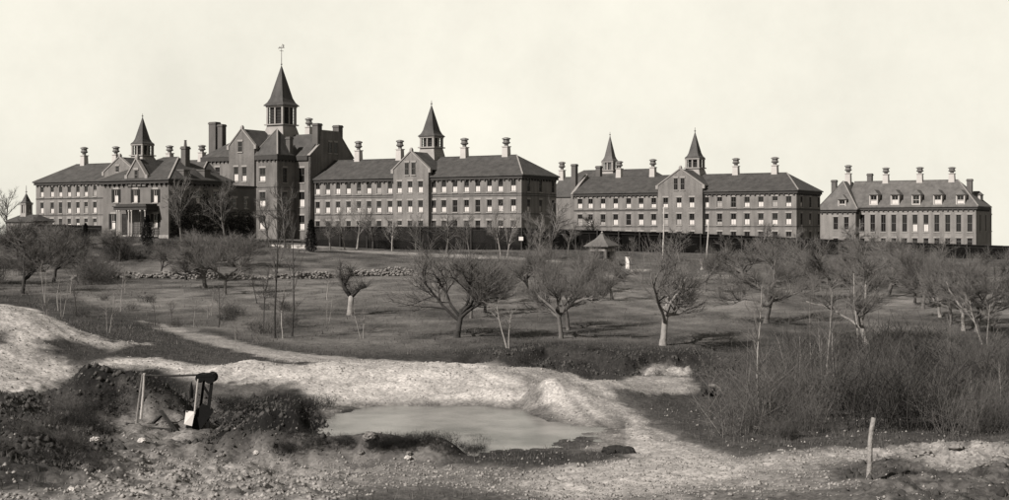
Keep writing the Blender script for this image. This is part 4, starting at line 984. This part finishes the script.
for k, px, py, h, w, lab in T: place_tree(k, px, py, h, lab, name=AP, wide=w, group=G1)
T2 = [
 ('tall',182,247,76,40,'bare tree against the shaded side wall of the house, left of a twin'),
 ('tall',227,246,68,46,'spreading bare tree against the low back part of the house'),
 ('tall',285,248,66,30,'narrow bare tree against the dark recess of the centre block'),
 ('tall',8,222,48,34,'bare tree rising against the sky at the far left edge'),
 ('tall_pale',357,249,52,34,'bare tree before the left half of the middle wing'),
 ('tall_pale',392,251,40,22,'young pale tree before the fence, left of the middle gable'),
 ('tall',416,251,38,24,'young tree before the fence under the middle gable'),
 ('tall',447,254,40,36,'bushy bare tree before the fence right of the middle gable'),
 ('tall_pale',501,257,56,30,'pale upright tree before the fence near the wing corner'),
 ('tall_pale',507,258,52,26,'pale slender tree close right of its neighbour near the wing corner'),
 ('tall',527,261,52,26,'dark bare tree under the shaded end of the middle wing'),
 ('tall',550,259,60,36,'tall bare tree in the gap between the two long wings'),
 ('tall_pale',594,246,34,36,'spreading bare tree touching the left side of the hut'),
 ('tall',568,254,34,22,'small bare tree left of the hut before the fence'),
 ('tall',632,258,22,14,'sapling before the fence above the white marker'),
 ('tall',680,262,34,44,'bushy bare tree between the two pale poles'),
 ('tall',760,262,40,40,'bare tree before the fence below the right wing, left part'),
 ('tall',852,268,46,40,'bare tree before the fence below the right building corner'),
 ('tall_pale',885,262,34,34,'pale bare tree before the fence under the dormered building'),
 ('tall',330,250,34,24,'small bare tree before the fence, right of the dark conifer'),
 ('tall_pale',345,250,46,22,'slim pale tree before the fence, first right of the dark conifer'),
 ('tall',373,250,44,24,'slim bare tree before the left half of the middle wing, between two pale ones'),
 ('tall',470,255,42,26,'slim dark tree before the fence left of the pale pair'),
 ('tall_pale',538,259,46,24,'slim pale tree below the shaded end of the middle wing'),
 ('tall',610,262,26,20,'small sapling tree just right of the hut'),
 ('tall',725,263,30,24,'slim bare tree before the fence right of the leaning pole'),
 ('tall',800,266,40,30,'slim bare tree before the fence under the shaded end of the right wing'),
 ('tall',940,266,30,30,'small bare tree before the fence under the last dormers'),
 ('tall',268,247,52,24,'slim bare tree before the lit bay of the centre block'),
]
for k, px, py, h, w, lab in T2: place_tree(k, px, py, h, lab, wide=w, group='bare trees in front of the buildings')
T3 = [
 ('birch',759,410,150,40,'slender white birch stem, tallest sapling, right of centre'),
 ('birch',826,395,120,40,'thin pale birch in the brush, right of the tall white one'),
 ('birch',857,372,120,44,'thin pale birch left of the wide-forked apple tree'),
 ('slim',263,330,70,26,'short slim dark tree, left one of the sapling clump beside the path'),
 ('slim',275,338,130,36,'tall slim dark tree in the middle of the sapling clump beside the path'),
 ('slim',292,336,120,44,'tall slim tree with a side branch, right of the sapling clump'),
 ('birch',283,338,60,30,'short pale sapling in front of the sapling clump'),
 ('twin',108,333,42,20,'pale twin-stemmed sapling above the gravel heap'),
 ('twin',62,318,34,16,'little pale twin-stemmed sapling at the crest of the gravel heap'),
 ('birch',235,350,32,14,'short pale stem beside the gravel path'),
 ('birch',194,327,30,14,'small pale sapling behind the start of the gravel path'),
 ('twin',362,338,36,24,'pale forked sapling on the grass below the lopped tree'),
 ('twin',508,350,50,44,'pale spreading sapling at the left of the cut bank'),
 ('twin',985,345,52,44,'pale bushy sapling at the right edge below the orchard row'),
]
for k, px, py, h, w, lab in T3: place_tree(k, px, py, h, lab, 'sapling', 'sapling', wide=w, group='young trees and saplings')
def build_pollard():
    x, y, z = ground(350, 315); s = y/K
    r = thing('lopped_tree', 'lopped old apple tree with pale trunk and two stubby dark limbs', 'tree', (x, y, z), 0, None)
    t = MB(); t.tube([(0,0,-.2),(.0,0,.3),(.05,0,10*s),(.1,.1,19*s)], [.42,.3,.26,.26], 9); t.build('trunk', M['bark_pale'], r, True)
    b = MB(); c = MB(); rg = random.Random(4)
    for pts, rad in (([(0.1,.1,18*s),(-.5,.1,26*s),(-.75,.2,33*s),(-1.0,0,37*s),(-.9,.2,52*s)],[.24,.2,.15,.11,.06]), ([(.1,.1,18*s),(.6,-.1,23*s),(1.0,0,27*s),(1.6,0,28*s)],[.22,.18,.14,.09]), ([(-.6,.1,28*s),(-.2,.3,36*s),(0,.2,46*s)],[.1,.07,.04])):
        b.tube(pts, rad, 6)
        for i in range(150):
            f = rg.random()*(len(pts)-1.01); k = int(f); p = np.array(pts[k])+(np.array(pts[k+1])-np.array(pts[k]))*(f-k)
            d = np.array((rg.gauss(0,.6), rg.gauss(0,.6), rg.uniform(.2,1))); d /= np.linalg.norm(d); q = p+d*rg.uniform(.5,1.6); c.tube([p, (p+q)/2+rg.gauss(0,.06), q], [.018,.013,.007], 3, cap=False)
    b.build('limb', M['bark_dark'], r, True); c.build('crown', M['twig_dark'], r)
build_pollard()
def build_conifer():
    rg = random.Random(8); L = []
    t = MB(); t.tube([(0,0,-.3),(0,0,1.0)], [.12,.02], 6); tm = t.mesh('trunk', [M['bark_dark']])
    c = MB()
    for i in range(2600):
        h = rg.random()**.85; prof = (min(1, h*7+.45))*(1-h)**.55*.5*(.86+.22*math.sin(h*31+i)); a = rg.uniform(0, 6.283); rr = prof*rg.uniform(.55, 1.05)
        p = np.array((rr*math.cos(a), rr*math.sin(a), .02+h*.98)); s = rg.uniform(.03, .07); d = np.array((math.cos(a), math.sin(a), rg.uniform(-.2,.9)))
        e = np.array((-math.sin(a), math.cos(a), rg.gauss(0,.4))); c.add([p-e*s*.5, p+e*s*.5, p+d*s*1.3], [(0,1,2)])
    return tm, c.mesh('crown', [M['needle']])
CT_, CC_ = build_conifer()
def place_conifer(px, py, h, w, lab):
    x, y, z = ground(px, py); s = y/K; o = thing('conifer', lab, 'evergreen', (x, y, z), px, 'dark evergreens by the buildings'); o.scale = (w*s, w*s, h*s)
    link('trunk', CT_, o); link('crown', CC_, o)
place_conifer(147, 246, 30, 15, 'dark evergreen beside the porch of the house')
place_conifer(85.5, 246, 22, 11, 'short dark evergreen on the lawn left of the house')
place_conifer(311, 252, 32, 15, 'dark evergreen at the corner of the centre block and fence')

# brush: many-stemmed shrubs
SH = []
def shrub_proto(seed, n, h, spread, m, pale):
    rg = random.Random(seed); b = MB(); c = MB()
    for i in range(n):
        a = rg.uniform(0, 6.28); q = spread*.5*rg.random()**.5; p = np.array((q*math.cos(a), q*math.sin(a), -.1))
        d = np.array((math.cos(a)*rg.uniform(-.12,.36), math.sin(a)*rg.uniform(-.12,.36), 1.0)); d /= np.linalg.norm(d); ln = h*rg.uniform(.55,1.1)
        pts, dirs, rad = limb(b, p, d, ln, rg.uniform(.005,.011), .0035, 5, .15, rg, 3, .02)
        for k in range(rg.randint(6, 11)):
            f = rg.uniform(.6, 3.9); j = int(f); s0 = pts[j]+(pts[j+1]-pts[j])*(f-j); nd = rot_about(dirs[j], perp(dirs[j], rg), R(rg.uniform(25,75)))
            limb(c, s0, nd, ln*rg.uniform(.15,.4), .006, .004, 2, .1, rg, 3, .06)
    SH.append((b.mesh('stems', [M[pale]]), c.mesh('twigs', [M[m]]), h))
shrub_proto(51, 64, 2.4, 1.8, 'twig_dark', 'twig_dark'); shrub_proto(52, 60, 2.6, 1.9, 'twig_dark', 'twig_dark'); shrub_proto(53, 60, 2.0, 1.8, 'weed', 'twig_dark'); shrub_proto(54, 40, 2.9, 1.9, 'twig_dark', 'twig')
shrub_proto(55, 14, 3.0, 1.9, 'twig', 'twig_pale')
shrub_proto(61, 70, 1.6, 1.9, 'weed', 'weed')
def place_shrub(px, py, hpx, label, group, v=None, flat=1.0, at=None):
    x, y, z = ground(px, py); a, b, h = SH[v if v is not None else random.choice((0,0,0,1,1,2,2,3,4))]; s = hpx*y/K/h
    o = thing('brush_shrub', label, 'shrub', (x, y, z), random.uniform(0, 6.28), group); o.scale = (s*flat, s*flat, s)
    link('stems', a, o); link('twigs', b, o)
random.seed(99)
for i in range(60):
    px = 1045-320*random.random()**.8; py = 352+84*random.random()**.8
    if px < 770 and 375 < py < 425: continue
    if px < 800 and py < 385: continue
    place_shrub(px, py, random.uniform(34, 92)*(.5+.5*(py-330)/100), 'bare many-stemmed shrub in the brush thicket filling the lower right', 'shrubs of the right-hand thicket', flat=1.15)
for i in range(20):
    px = random.uniform(-15, 110); py = random.uniform(412, 478)
    place_shrub(px, py, random.uniform(11, 24), 'low dark scrub on the rubble at the lower left corner', 'scrub at the lower left', v=random.choice((0, 5, 5)), flat=1.5)
for i in range(6):
    px = random.uniform(245, 300); py = random.uniform(328, 346)
    place_shrub(px, py, random.uniform(14, 34), 'thin scrub around the feet of the slim saplings by the path', 'scrub round the sapling clump', v=4, flat=1.0)
for i in range(22):
    px = random.uniform(-20, 100); py = random.uniform(236, 292)
    place_shrub(px, py, random.uniform(16, 32), 'dark scrub bush on the slope at the upper left, below the far wing', 'scrub on the upper left slope', v=0, flat=1.5)
for i in range(20):
    px = random.uniform(100, 262); py = random.uniform(243, 262)
    place_shrub(px, py, random.uniform(10, 18), 'garden bush on the lawn before the house and centre block', 'garden bushes before the house', v=random.choice((0, 2)), flat=2.0)
for i in range(6):
    px = random.uniform(505, 745); py = random.uniform(356, 378)
    place_shrub(px, py, random.uniform(7, 15), 'scrubby bush on the face of the cut bank', 'scrub on the cut bank', v=random.choice((0, 2)), flat=1.5)
for i in range(12):
    px = random.uniform(738, 800); py = random.uniform(408, 438)
    place_shrub(px, py, random.uniform(18, 30), 'low brush at the left margin of the thicket, beside the gravel road', 'low brush beside the gravel road', v=0, flat=1.4)

for i in range(34):
    px = random.uniform(280, 485); py = random.uniform(440, 453) - max(0, (px-400)/60)
    place_shrub(px, py, random.uniform(6, 13), 'low dark weed clump on the dark strip between the road and the pond', 'weeds on the dark strip', v=5, flat=1.8)
for i in range(7):
    a = random.random() < .6; px = random.uniform(60, 195) if a else random.uniform(222, 318); py = random.uniform(384, 414) if a else random.uniform(402, 430)
    place_shrub(px, py, random.uniform(9, 17), 'low dark weed clump on one of the two dark earth heaps', 'weeds on the dark heaps', v=5, flat=1.8)
random.seed(31)
for i in range(12):
    place_tree('birch' if i % 3 else 'slim', random.uniform(790, 1010), random.uniform(380, 428), random.uniform(60, 100), 'thin single-stemmed sapling standing up out of the right-hand brush', 'sapling', 'sapling', wide=random.uniform(16, 26), group='thin saplings in the right-hand brush', v=i)
for i in range(16):
    px = random.uniform(15, 330)
    place_tree(('slim', 'twin', 'birch')[i % 3], px, random.uniform(292, 318 if px < 140 else 334), random.uniform(18, 46), 'thin wild sapling in the rough grass between the stone wall and the gravel path', 'sapling', 'sapling', wide=random.uniform(12, 24), group='wild saplings in the rough grass at the left', v=i)
for i in range(14):
    px = random.uniform(20, 320); place_shrub(px, random.uniform(296, 322 if px < 140 else 340), random.uniform(7, 17), 'low scrub tuft in the rough grass at the left, above the gravel path', 'scrub tufts in the left grass', v=random.choice((0, 2, 5)), flat=1.6)
# ------------------------------------------------------------------ rig, rocks, debris
def build_rig():
    x, y, z = ground(203, 428); s = y/K; o = (x, y, z)
    def L(px, py, dy=0.0): return ((px-CX)/K*(y+dy)-x, dy, (CY-py)/K*(y+dy)-z)
    r = thing('gravel_hoist', 'black hoist frame with pulley head and slanting chute standing in the gravel pit', 'hoist', o)
    f = MB()
    for dy in (-.25, .35):
        f.beam(L(204,380,dy), L(200,412,dy), .10, .10); f.beam(L(212,380,dy), L(208,412,dy), .13, .13); f.beam(L(203,385,dy), L(211,398,dy), .09, .09)
    f.beam(L(204,379,-.25), L(204,379,.35), .1, .1); f.beam(L(208,410,-.3), L(208,431,-.3), .12, .12); f.beam(L(208,410,.4), L(208,431,.4), .12, .12); f.build('frame', M['iron'], r)
    for px, w in ((201.5, .17), (211, .2)):
        h = MB(); c = L(px, 377.5); n = 14
        h.tube([(c[0], -.3, c[2]), (c[0], .36, c[2])], [w, w], n); h.tube([(c[0], -.36, c[2]), (c[0], -.3, c[2])], [w*1.2, w*1.2], n); h.tube([(c[0], .36, c[2]), (c[0], .42, c[2])], [w*1.2, w*1.2], n)
        h.build('pulley', M['iron'], r)
    h = MB(); h.beam(L(198,375), L(215,374.5), .75, .12); h.build('head_beam', M['iron'], r)
    c = MB(); c.beam(L(207,410), L(193,431), .7, .45); c.beam(L(208,407,-.36), L(191,431,-.36), .06, .62); c.beam(L(208,407,.36), L(191,431,.36), .06, .62); c.build('chute', M['iron'], r)
    b = MB(); b.tube([L(198,379,-.5), L(194.5,414,-.5)], [.035,.045], 6); b.build('prop', M['pole'], r)
    b = MB(); b.tube([L(188,398,-.55), L(186.5,412,-.55)], [.02,.02], 5); b.tube([L(191.5,398,-.5), L(191.5,391,-.5), L(191.5,382,-.5)], [.08,.1,.02], 6); b.build('counterweight', M['iron'], r)
    # white panel
    a = MB(); a.add([L(184,424,-.8), L(192,426,-.7), L(195,411.5,-.45), L(186,410.5,-.5), L(184,424,-.74), L(192,426,-.64), L(195,411.5,-.39), L(186,410.5,-.44)], [(0,1,2,3),(7,6,5,4),(0,4,5,1),(1,5,6,2),(2,6,7,3),(3,7,4,0)])
    w = a.build('leaning_board', M['whitewash']); w.location = o; tag(w, 'white board leaning on the chute of the black hoist', 'board')
    # pole bent and pipe
    q = thing('pole_bent', 'two pale poles propped together, carrying a long pipe to the hoist', 'support', o)
    b = MB(); b.tube([L(144.3,373), L(143,395), L(140.8,419)], [.05,.055,.06], 7); b.build('pole', M['pole'], q)
    b = MB(); b.tube([L(142.5,374,-.3), L(138,408,-.5), L(135,436,-.9)], [.04,.05,.055], 7); b.build('pole', M['wood'], q)
    b = MB(); b.tube([L(142,375.3), L(170,375.8), L(199,374.8)], [.045,.045,.045], 7); b.build('pipe', M['wood_dark'], q)
    # trough
    q = thing('wooden_trough', 'long low dark wooden trough lying between the poles and the hoist', 'trough', o)
    b = MB(); b.beam(L(126,429,-.5), L(172,432,-1.0), .08, .32); b.beam(L(126,426,.3), L(172,429,-.1), .08, .32); b.beam(L(126,430,-.1), L(172,433,-.6), .8, .07); b.build('box', M['wood_dark'], q)
    b = MB(); b.beam(L(161,411,.2), L(177,433,-.9), .16, .1); b.beam(L(164,413,.2), L(153,423,-.3), .12, .1); b.build('sawhorse', M['wood_dark'], q)
build_rig()
def rock(px, py, wpx, lab, m='rock', sq=(1.2,1,.75), seed=0, name='rock'):
    x, y, z = ground(px, py); r = wpx/2*y/K; b = MB(); blob(b, (0,0,r*.35), r, sq, seed, 2); o = b.build(name, M[m]); o.location = (x, y, z); tag(o, lab, 'rock')
rock(95, 441, 9, 'squarish pale rock on the rubble left of the trough', seed=1, m='rock_white')
rock(142, 448, 8, 'flat pale rock below the pole feet', seed=2, m='rock_white')
rock(408, 462, 7, 'white rock on the road, lower of a stacked pair', seed=3, m='rock_white')
rock(409, 456, 6, 'grey rock just behind the white one on the road', seed=4)
rock(361, 455, 6, 'small pale rock on the road left of the stacked pair', seed=5)
rock(256, 456, 6, 'small white rock at the left end of the dark brush strip', seed=6, m='rock_white')
rock(222, 456, 6, 'grey stone at the edge of the road below the hoist', seed=10)
rock(72, 494, 8, 'pale stone at the bottom edge, lower left', seed=7, m='rock_white')
rock(370, 440, 14, 'lumpy pale rock within the dark weedy strip before the pond', seed=8)
rock(756, 426, 5, 'tiny white stone at the left edge of the thicket', seed=9, m='rock_white')
rock(920, 462, 18, 'broad lumpy rock right of the leaning post', seed=12, sq=(1.3,1,.5))
rock(955, 456, 16, 'pale broken rock farther right of the leaning post', seed=13, sq=(1.3,1,.5))
rock(985, 466, 14, 'grey rock near the right edge beside the rubble', seed=14, sq=(1.3,1,.55))
rock(50, 446, 9, 'dark grey rock among the scrub at lower left', seed=15, m='rock_dark')
def build_debris():
    x, y, z = ground(620, 455); s = y/K; b = MB(); rg = random.Random(6)
    for i in range(16): t = rg.uniform(-1,1); blob(b, (t*17*s, rg.uniform(-.35,.35), .04), rg.uniform(.14,.3)*(1.1-.5*abs(t)), (1.5,1,.8), i, 1)
    o = b.build('earth_heap', M['earth']); o.location = (x, y, z); tag(o, 'long low heap of dark clods on the pale gravel road', 'heap')
    x, y, z = ground(712, 397); s = y/K; r = thing('hollow_boulder', 'dark hollow boulder capped by a pale slab at the left edge of the brush', 'rock', (x, y, z))
    b = MB(); blob(b, (.0,.2,6*s*.8), 7*s, (1.25,.8,.8), 4, 2); blob(b, (-8*s,.1,5*s), 4*s, (.7,.8,1.3), 5, 1); b.build('stone', M['rock_dark'], r)
    b = MB(); b.tube([(-4*s,-.2,11.5*s),(2*s,-.3,11.5*s),(7*s,-.25,8.5*s),(10*s,-.2,4*s)], [.07,.1,.09,.05], 6); b.build('slab', M['rock'], r)
build_debris()

# ------------------------------------------------------------------ ground cover nobody could count
def scatter(n, ymin, ymax, pmin, pmax, test, seed):
    rg = np.random.default_rng(seed); out = []
    while sum(len(o) for o in out) < n:
        Y = np.sqrt(rg.uniform(ymin**2, ymax**2, 20000)); px = rg.uniform(pmin, pmax, 20000); X = (px-CX)/K*Y
        # look up the soil value on the ground sheet
        i = np.clip(np.searchsorted(GY[:, 0], Y), 0, GY.shape[0]-1); j = np.clip(np.searchsorted(GX[0]/GY[0], X/Y), 0, GX.shape[1]-1)
        a = GA[i, j]; zz = GZ[i, j]; ok = test(a, px, Y, zz, rg); k = np.nonzero(ok)[0]
        if len(k) == 0: break
        out.append(np.stack([X[k], Y[k], height(X[k], Y[k]), a[k]], -1))
    return np.concatenate(out)[:n]
def tri_mesh(name, v, f, m):
    me = bpy.data.meshes.new(name); me.vertices.add(len(v)); me.vertices.foreach_set('co', v.astype(np.float32).ravel())
    me.loops.add(f.size); me.loops.foreach_set('vertex_index', f.astype(np.int32).ravel()); me.polygons.add(len(f)); me.polygons.foreach_set('loop_start', np.arange(0, f.size, 3, dtype=np.int32))
    me.materials.append(m); me.update(); me.validate(); return link(name, me)
def build_grass():
    A = scatter(34000, 34, 112, -60, 1070, lambda a, px, Y, z, rg: (a < .09) & (z > -9.13) | (a < .09) & (px > 640), 5)
    B_ = scatter(45000, 100, 250, -60, 1070, lambda a, px, Y, z, rg: a < .14, 6)
    rg = np.random.default_rng(3); V = []
    for pts, h0, h1, w in ((A, .05, .24, .014), (B_[:33000], .04, .14, .03), (B_[33000:], .14, .42, .03)):
        n = len(pts); h = rg.uniform(h0, h1, n); a = rg.uniform(0, 6.28, n); ln = rg.normal(0, .35, (n, 2))*h[:, None]
        c = pts[:, :3]; e = np.stack([np.cos(a), np.sin(a), a*0], -1)*(w*rg.uniform(.6,1.6,n))[:, None]
        top = c+np.stack([ln[:, 0], ln[:, 1], h], -1); base = c-np.array((0,0,.04))
        V.append(np.stack([base-e, base+e, top], 1).reshape(-1, 3))
    v = np.concatenate(V); f = np.arange(len(v)).reshape(-1, 3)
    o = tri_mesh('grass', v, f, mat('dry_grass', .10, .95, .4, .25, 2)); tag(o, 'dry winter grass and weeds over the field and heaps', 'grass', kind='stuff')
def build_clods():
    A = scatter(8000, 34, 104, -60, 1070, lambda a, px, Y, z, rg: (a < .10) & ((px < 335) & (Y < 72) & (Y > 41) | (px > 840) & (Y < 56) & (rg.random(len(a)) < .3) | (px > 480) & (px < 740) & (Y > 92) & (rg.random(len(a)) < .5)), 18)
    rg = np.random.default_rng(14); n = len(A); r = .015+.13*rg.random(n)**4+.0004*A[:, 1]
    O = np.array([(1,0,0),(-1,0,0),(0,1,0),(0,-1,0),(0,0,1),(0,0,-1)], float)
    F_ = np.array([(0,2,4),(2,1,4),(1,3,4),(3,0,4),(2,0,5),(1,2,5),(3,1,5),(0,3,5)])
    v = O[None]*(r[:, None, None]*rg.uniform(.6,1.5,(n,6,1)))+A[:, None, :3]; f = F_[None]+(np.arange(n)*6)[:, None, None]
    o = tri_mesh('clods', v.reshape(-1, 3), f.reshape(-1, 3), mat('clod_earth', .06, 1, .7, 1.1, 4)); tag(o, 'dark clods of earth over the heaps and the cut bank', 'earth clods', kind='stuff')
build_clods()
def build_pebbles():
    A = scatter(15000, 33, 96, -60, 1070, lambda a, px, Y, z, rg: (a > .12) & (z > -9.13) & (rg.random(len(a)) < np.where(Y < 52, .5, .10)) | ((a < .06) & (Y < 70) & (rg.random(len(a)) < .06)), 8)
    rg = np.random.default_rng(4); n = len(A); r = .008+.06*rg.random(n)**4+.0003*A[:, 1]
    r = np.where((A[:, 0]/A[:, 1]*K+CX < 340) & (A[:, 1] < 48), r*1.35, r)
    O = np.array([(1,0,0),(-1,0,0),(0,1,0),(0,-1,0),(0,0,1),(0,0,-1)], float)
    F_ = np.array([(0,2,4),(2,1,4),(1,3,4),(3,0,4),(2,0,5),(1,2,5),(3,1,5),(0,3,5)])
    a = rg.uniform(0, 6.28, n); v = O[None]*(r[:, None, None]*rg.uniform(.7,1.4,(n,6,1)))
    x = v[..., 0]*np.cos(a)[:, None]-v[..., 1]*np.sin(a)[:, None]; y = v[..., 0]*np.sin(a)[:, None]+v[..., 1]*np.cos(a)[:, None]
    v = np.stack([x, y, v[..., 2]*.8], -1)+A[:, None, :3]+np.array((0,0,.01)); f = F_[None]+(np.arange(n)*6)[:, None, None]
    o = tri_mesh('rubble', v.reshape(-1, 3), f.reshape(-1, 3), mat('rubble_stone', .26, .95, .6, 1.5, 4)); tag(o, 'loose pebbles and rubble over the pit', 'rubble', kind='stuff')
build_grass(); build_pebbles()

# ------------------------------------------------------------------ light, sky, camera
AZ, EL = R(43), R(36)           # sun stands behind the camera to the left
sd = bpy.data.lights.new('sun', 'SUN'); sd.energy = 5.0; sd.angle = R(.6); sd.color = (1, .965, .91)
so = link('sun', sd)
from mathutils import Vector
d = Vector((math.sin(AZ)*math.cos(EL), math.cos(AZ)*math.cos(EL), -math.sin(EL))); so.rotation_euler = d.to_track_quat('-Z', 'Y').to_euler()
W = bpy.data.worlds.new('World'); S.world = W; W.use_nodes = True
nt = W.node_tree; N = nt.nodes; L = nt.links; bg = N['Background']
tc = N.new('ShaderNodeTexCoord'); sp = N.new('ShaderNodeSeparateXYZ'); ab = N.new('ShaderNodeMath'); ab.operation = 'ABSOLUTE'
ad = N.new('ShaderNodeMath'); ad.operation = 'ADD'; ad.inputs[1].default_value = .07
cb = N.new('ShaderNodeCombineXYZ'); L.new(tc.outputs['Generated'], sp.inputs[0]); L.new(sp.outputs[2], ab.inputs[0]); L.new(ab.outputs[0], ad.inputs[0])
L.new(sp.outputs[0], cb.inputs[0]); L.new(sp.outputs[1], cb.inputs[1]); L.new(ad.outputs[0], cb.inputs[2])
sk = N.new('ShaderNodeTexSky'); sk.sky_type = 'NISHITA'; sk.sun_disc = False; sk.sun_elevation = EL; sk.sun_rotation = AZ+math.pi; sk.dust_density = 3.0; sk.air_density = 1.0
L.new(cb.outputs[0], sk.inputs['Vector'])
bw = N.new('ShaderNodeRGBToBW'); L.new(sk.outputs[0], bw.inputs[0])
mn = N.new('ShaderNodeMath'); mn.operation = 'MINIMUM'; mn.inputs[1].default_value = 2.6; L.new(bw.outputs[0], mn.inputs[0])
ns = N.new('ShaderNodeTexNoise'); ns.inputs['Scale'].default_value = 5.0; ns.inputs['Detail'].default_value = 9; ns.inputs['Roughness'].default_value = .68; L.new(tc.outputs['Generated'], ns.inputs['Vector'])
mr = N.new('ShaderNodeMapRange'); mr.inputs[1].default_value = .3; mr.inputs[2].default_value = .7; mr.inputs[3].default_value = .88; mr.inputs[4].default_value = 1.06; L.new(ns.outputs['Fac'], mr.inputs[0])
ze_ = N.new('ShaderNodeMapRange'); ze_.interpolation_type = 'SMOOTHSTEP'; ze_.inputs[1].default_value = .2; ze_.inputs[2].default_value = .7; ze_.inputs[3].default_value = 1.25; ze_.inputs[4].default_value = .36
L.new(ab.outputs[0], ze_.inputs[0])      # hazy bright horizon, deeper zenith
m0 = N.new('ShaderNodeMath'); m0.operation = 'MULTIPLY'; L.new(mn.outputs[0], m0.inputs[0]); L.new(ze_.outputs[0], m0.inputs[1])
mu = N.new('ShaderNodeMath'); mu.operation = 'MULTIPLY'; L.new(m0.outputs[0], mu.inputs[0]); L.new(mr.outputs[0], mu.inputs[1])
mc = N.new('ShaderNodeMix'); mc.data_type = 'RGBA'; mc.blend_type = 'MULTIPLY'; mc.inputs['Factor'].default_value = 1; mc.inputs[6].default_value = (1, .966, .845, 1)
L.new(mu.outputs[0], mc.inputs[7]); L.new(mc.outputs[2], bg.inputs['Color']); bg.inputs['Strength'].default_value = .15
cd = bpy.data.cameras.new('camera'); cam = link('camera', cd); cam.location = (0, 0, 0); cam.rotation_euler = (R(90), 0, 0)
cd.sensor_width = 36; cd.lens = 36*K/1009; cd.shift_y = -(250-CY)/1009; cd.clip_start = .5; cd.clip_end = 20000
S.camera = cam
S.view_settings.view_transform = 'Standard'; S.view_settings.look = 'None'; S.view_settings.gamma = 1; S.view_settings.use_curve_mapping = False
S.view_settings.exposure = .95
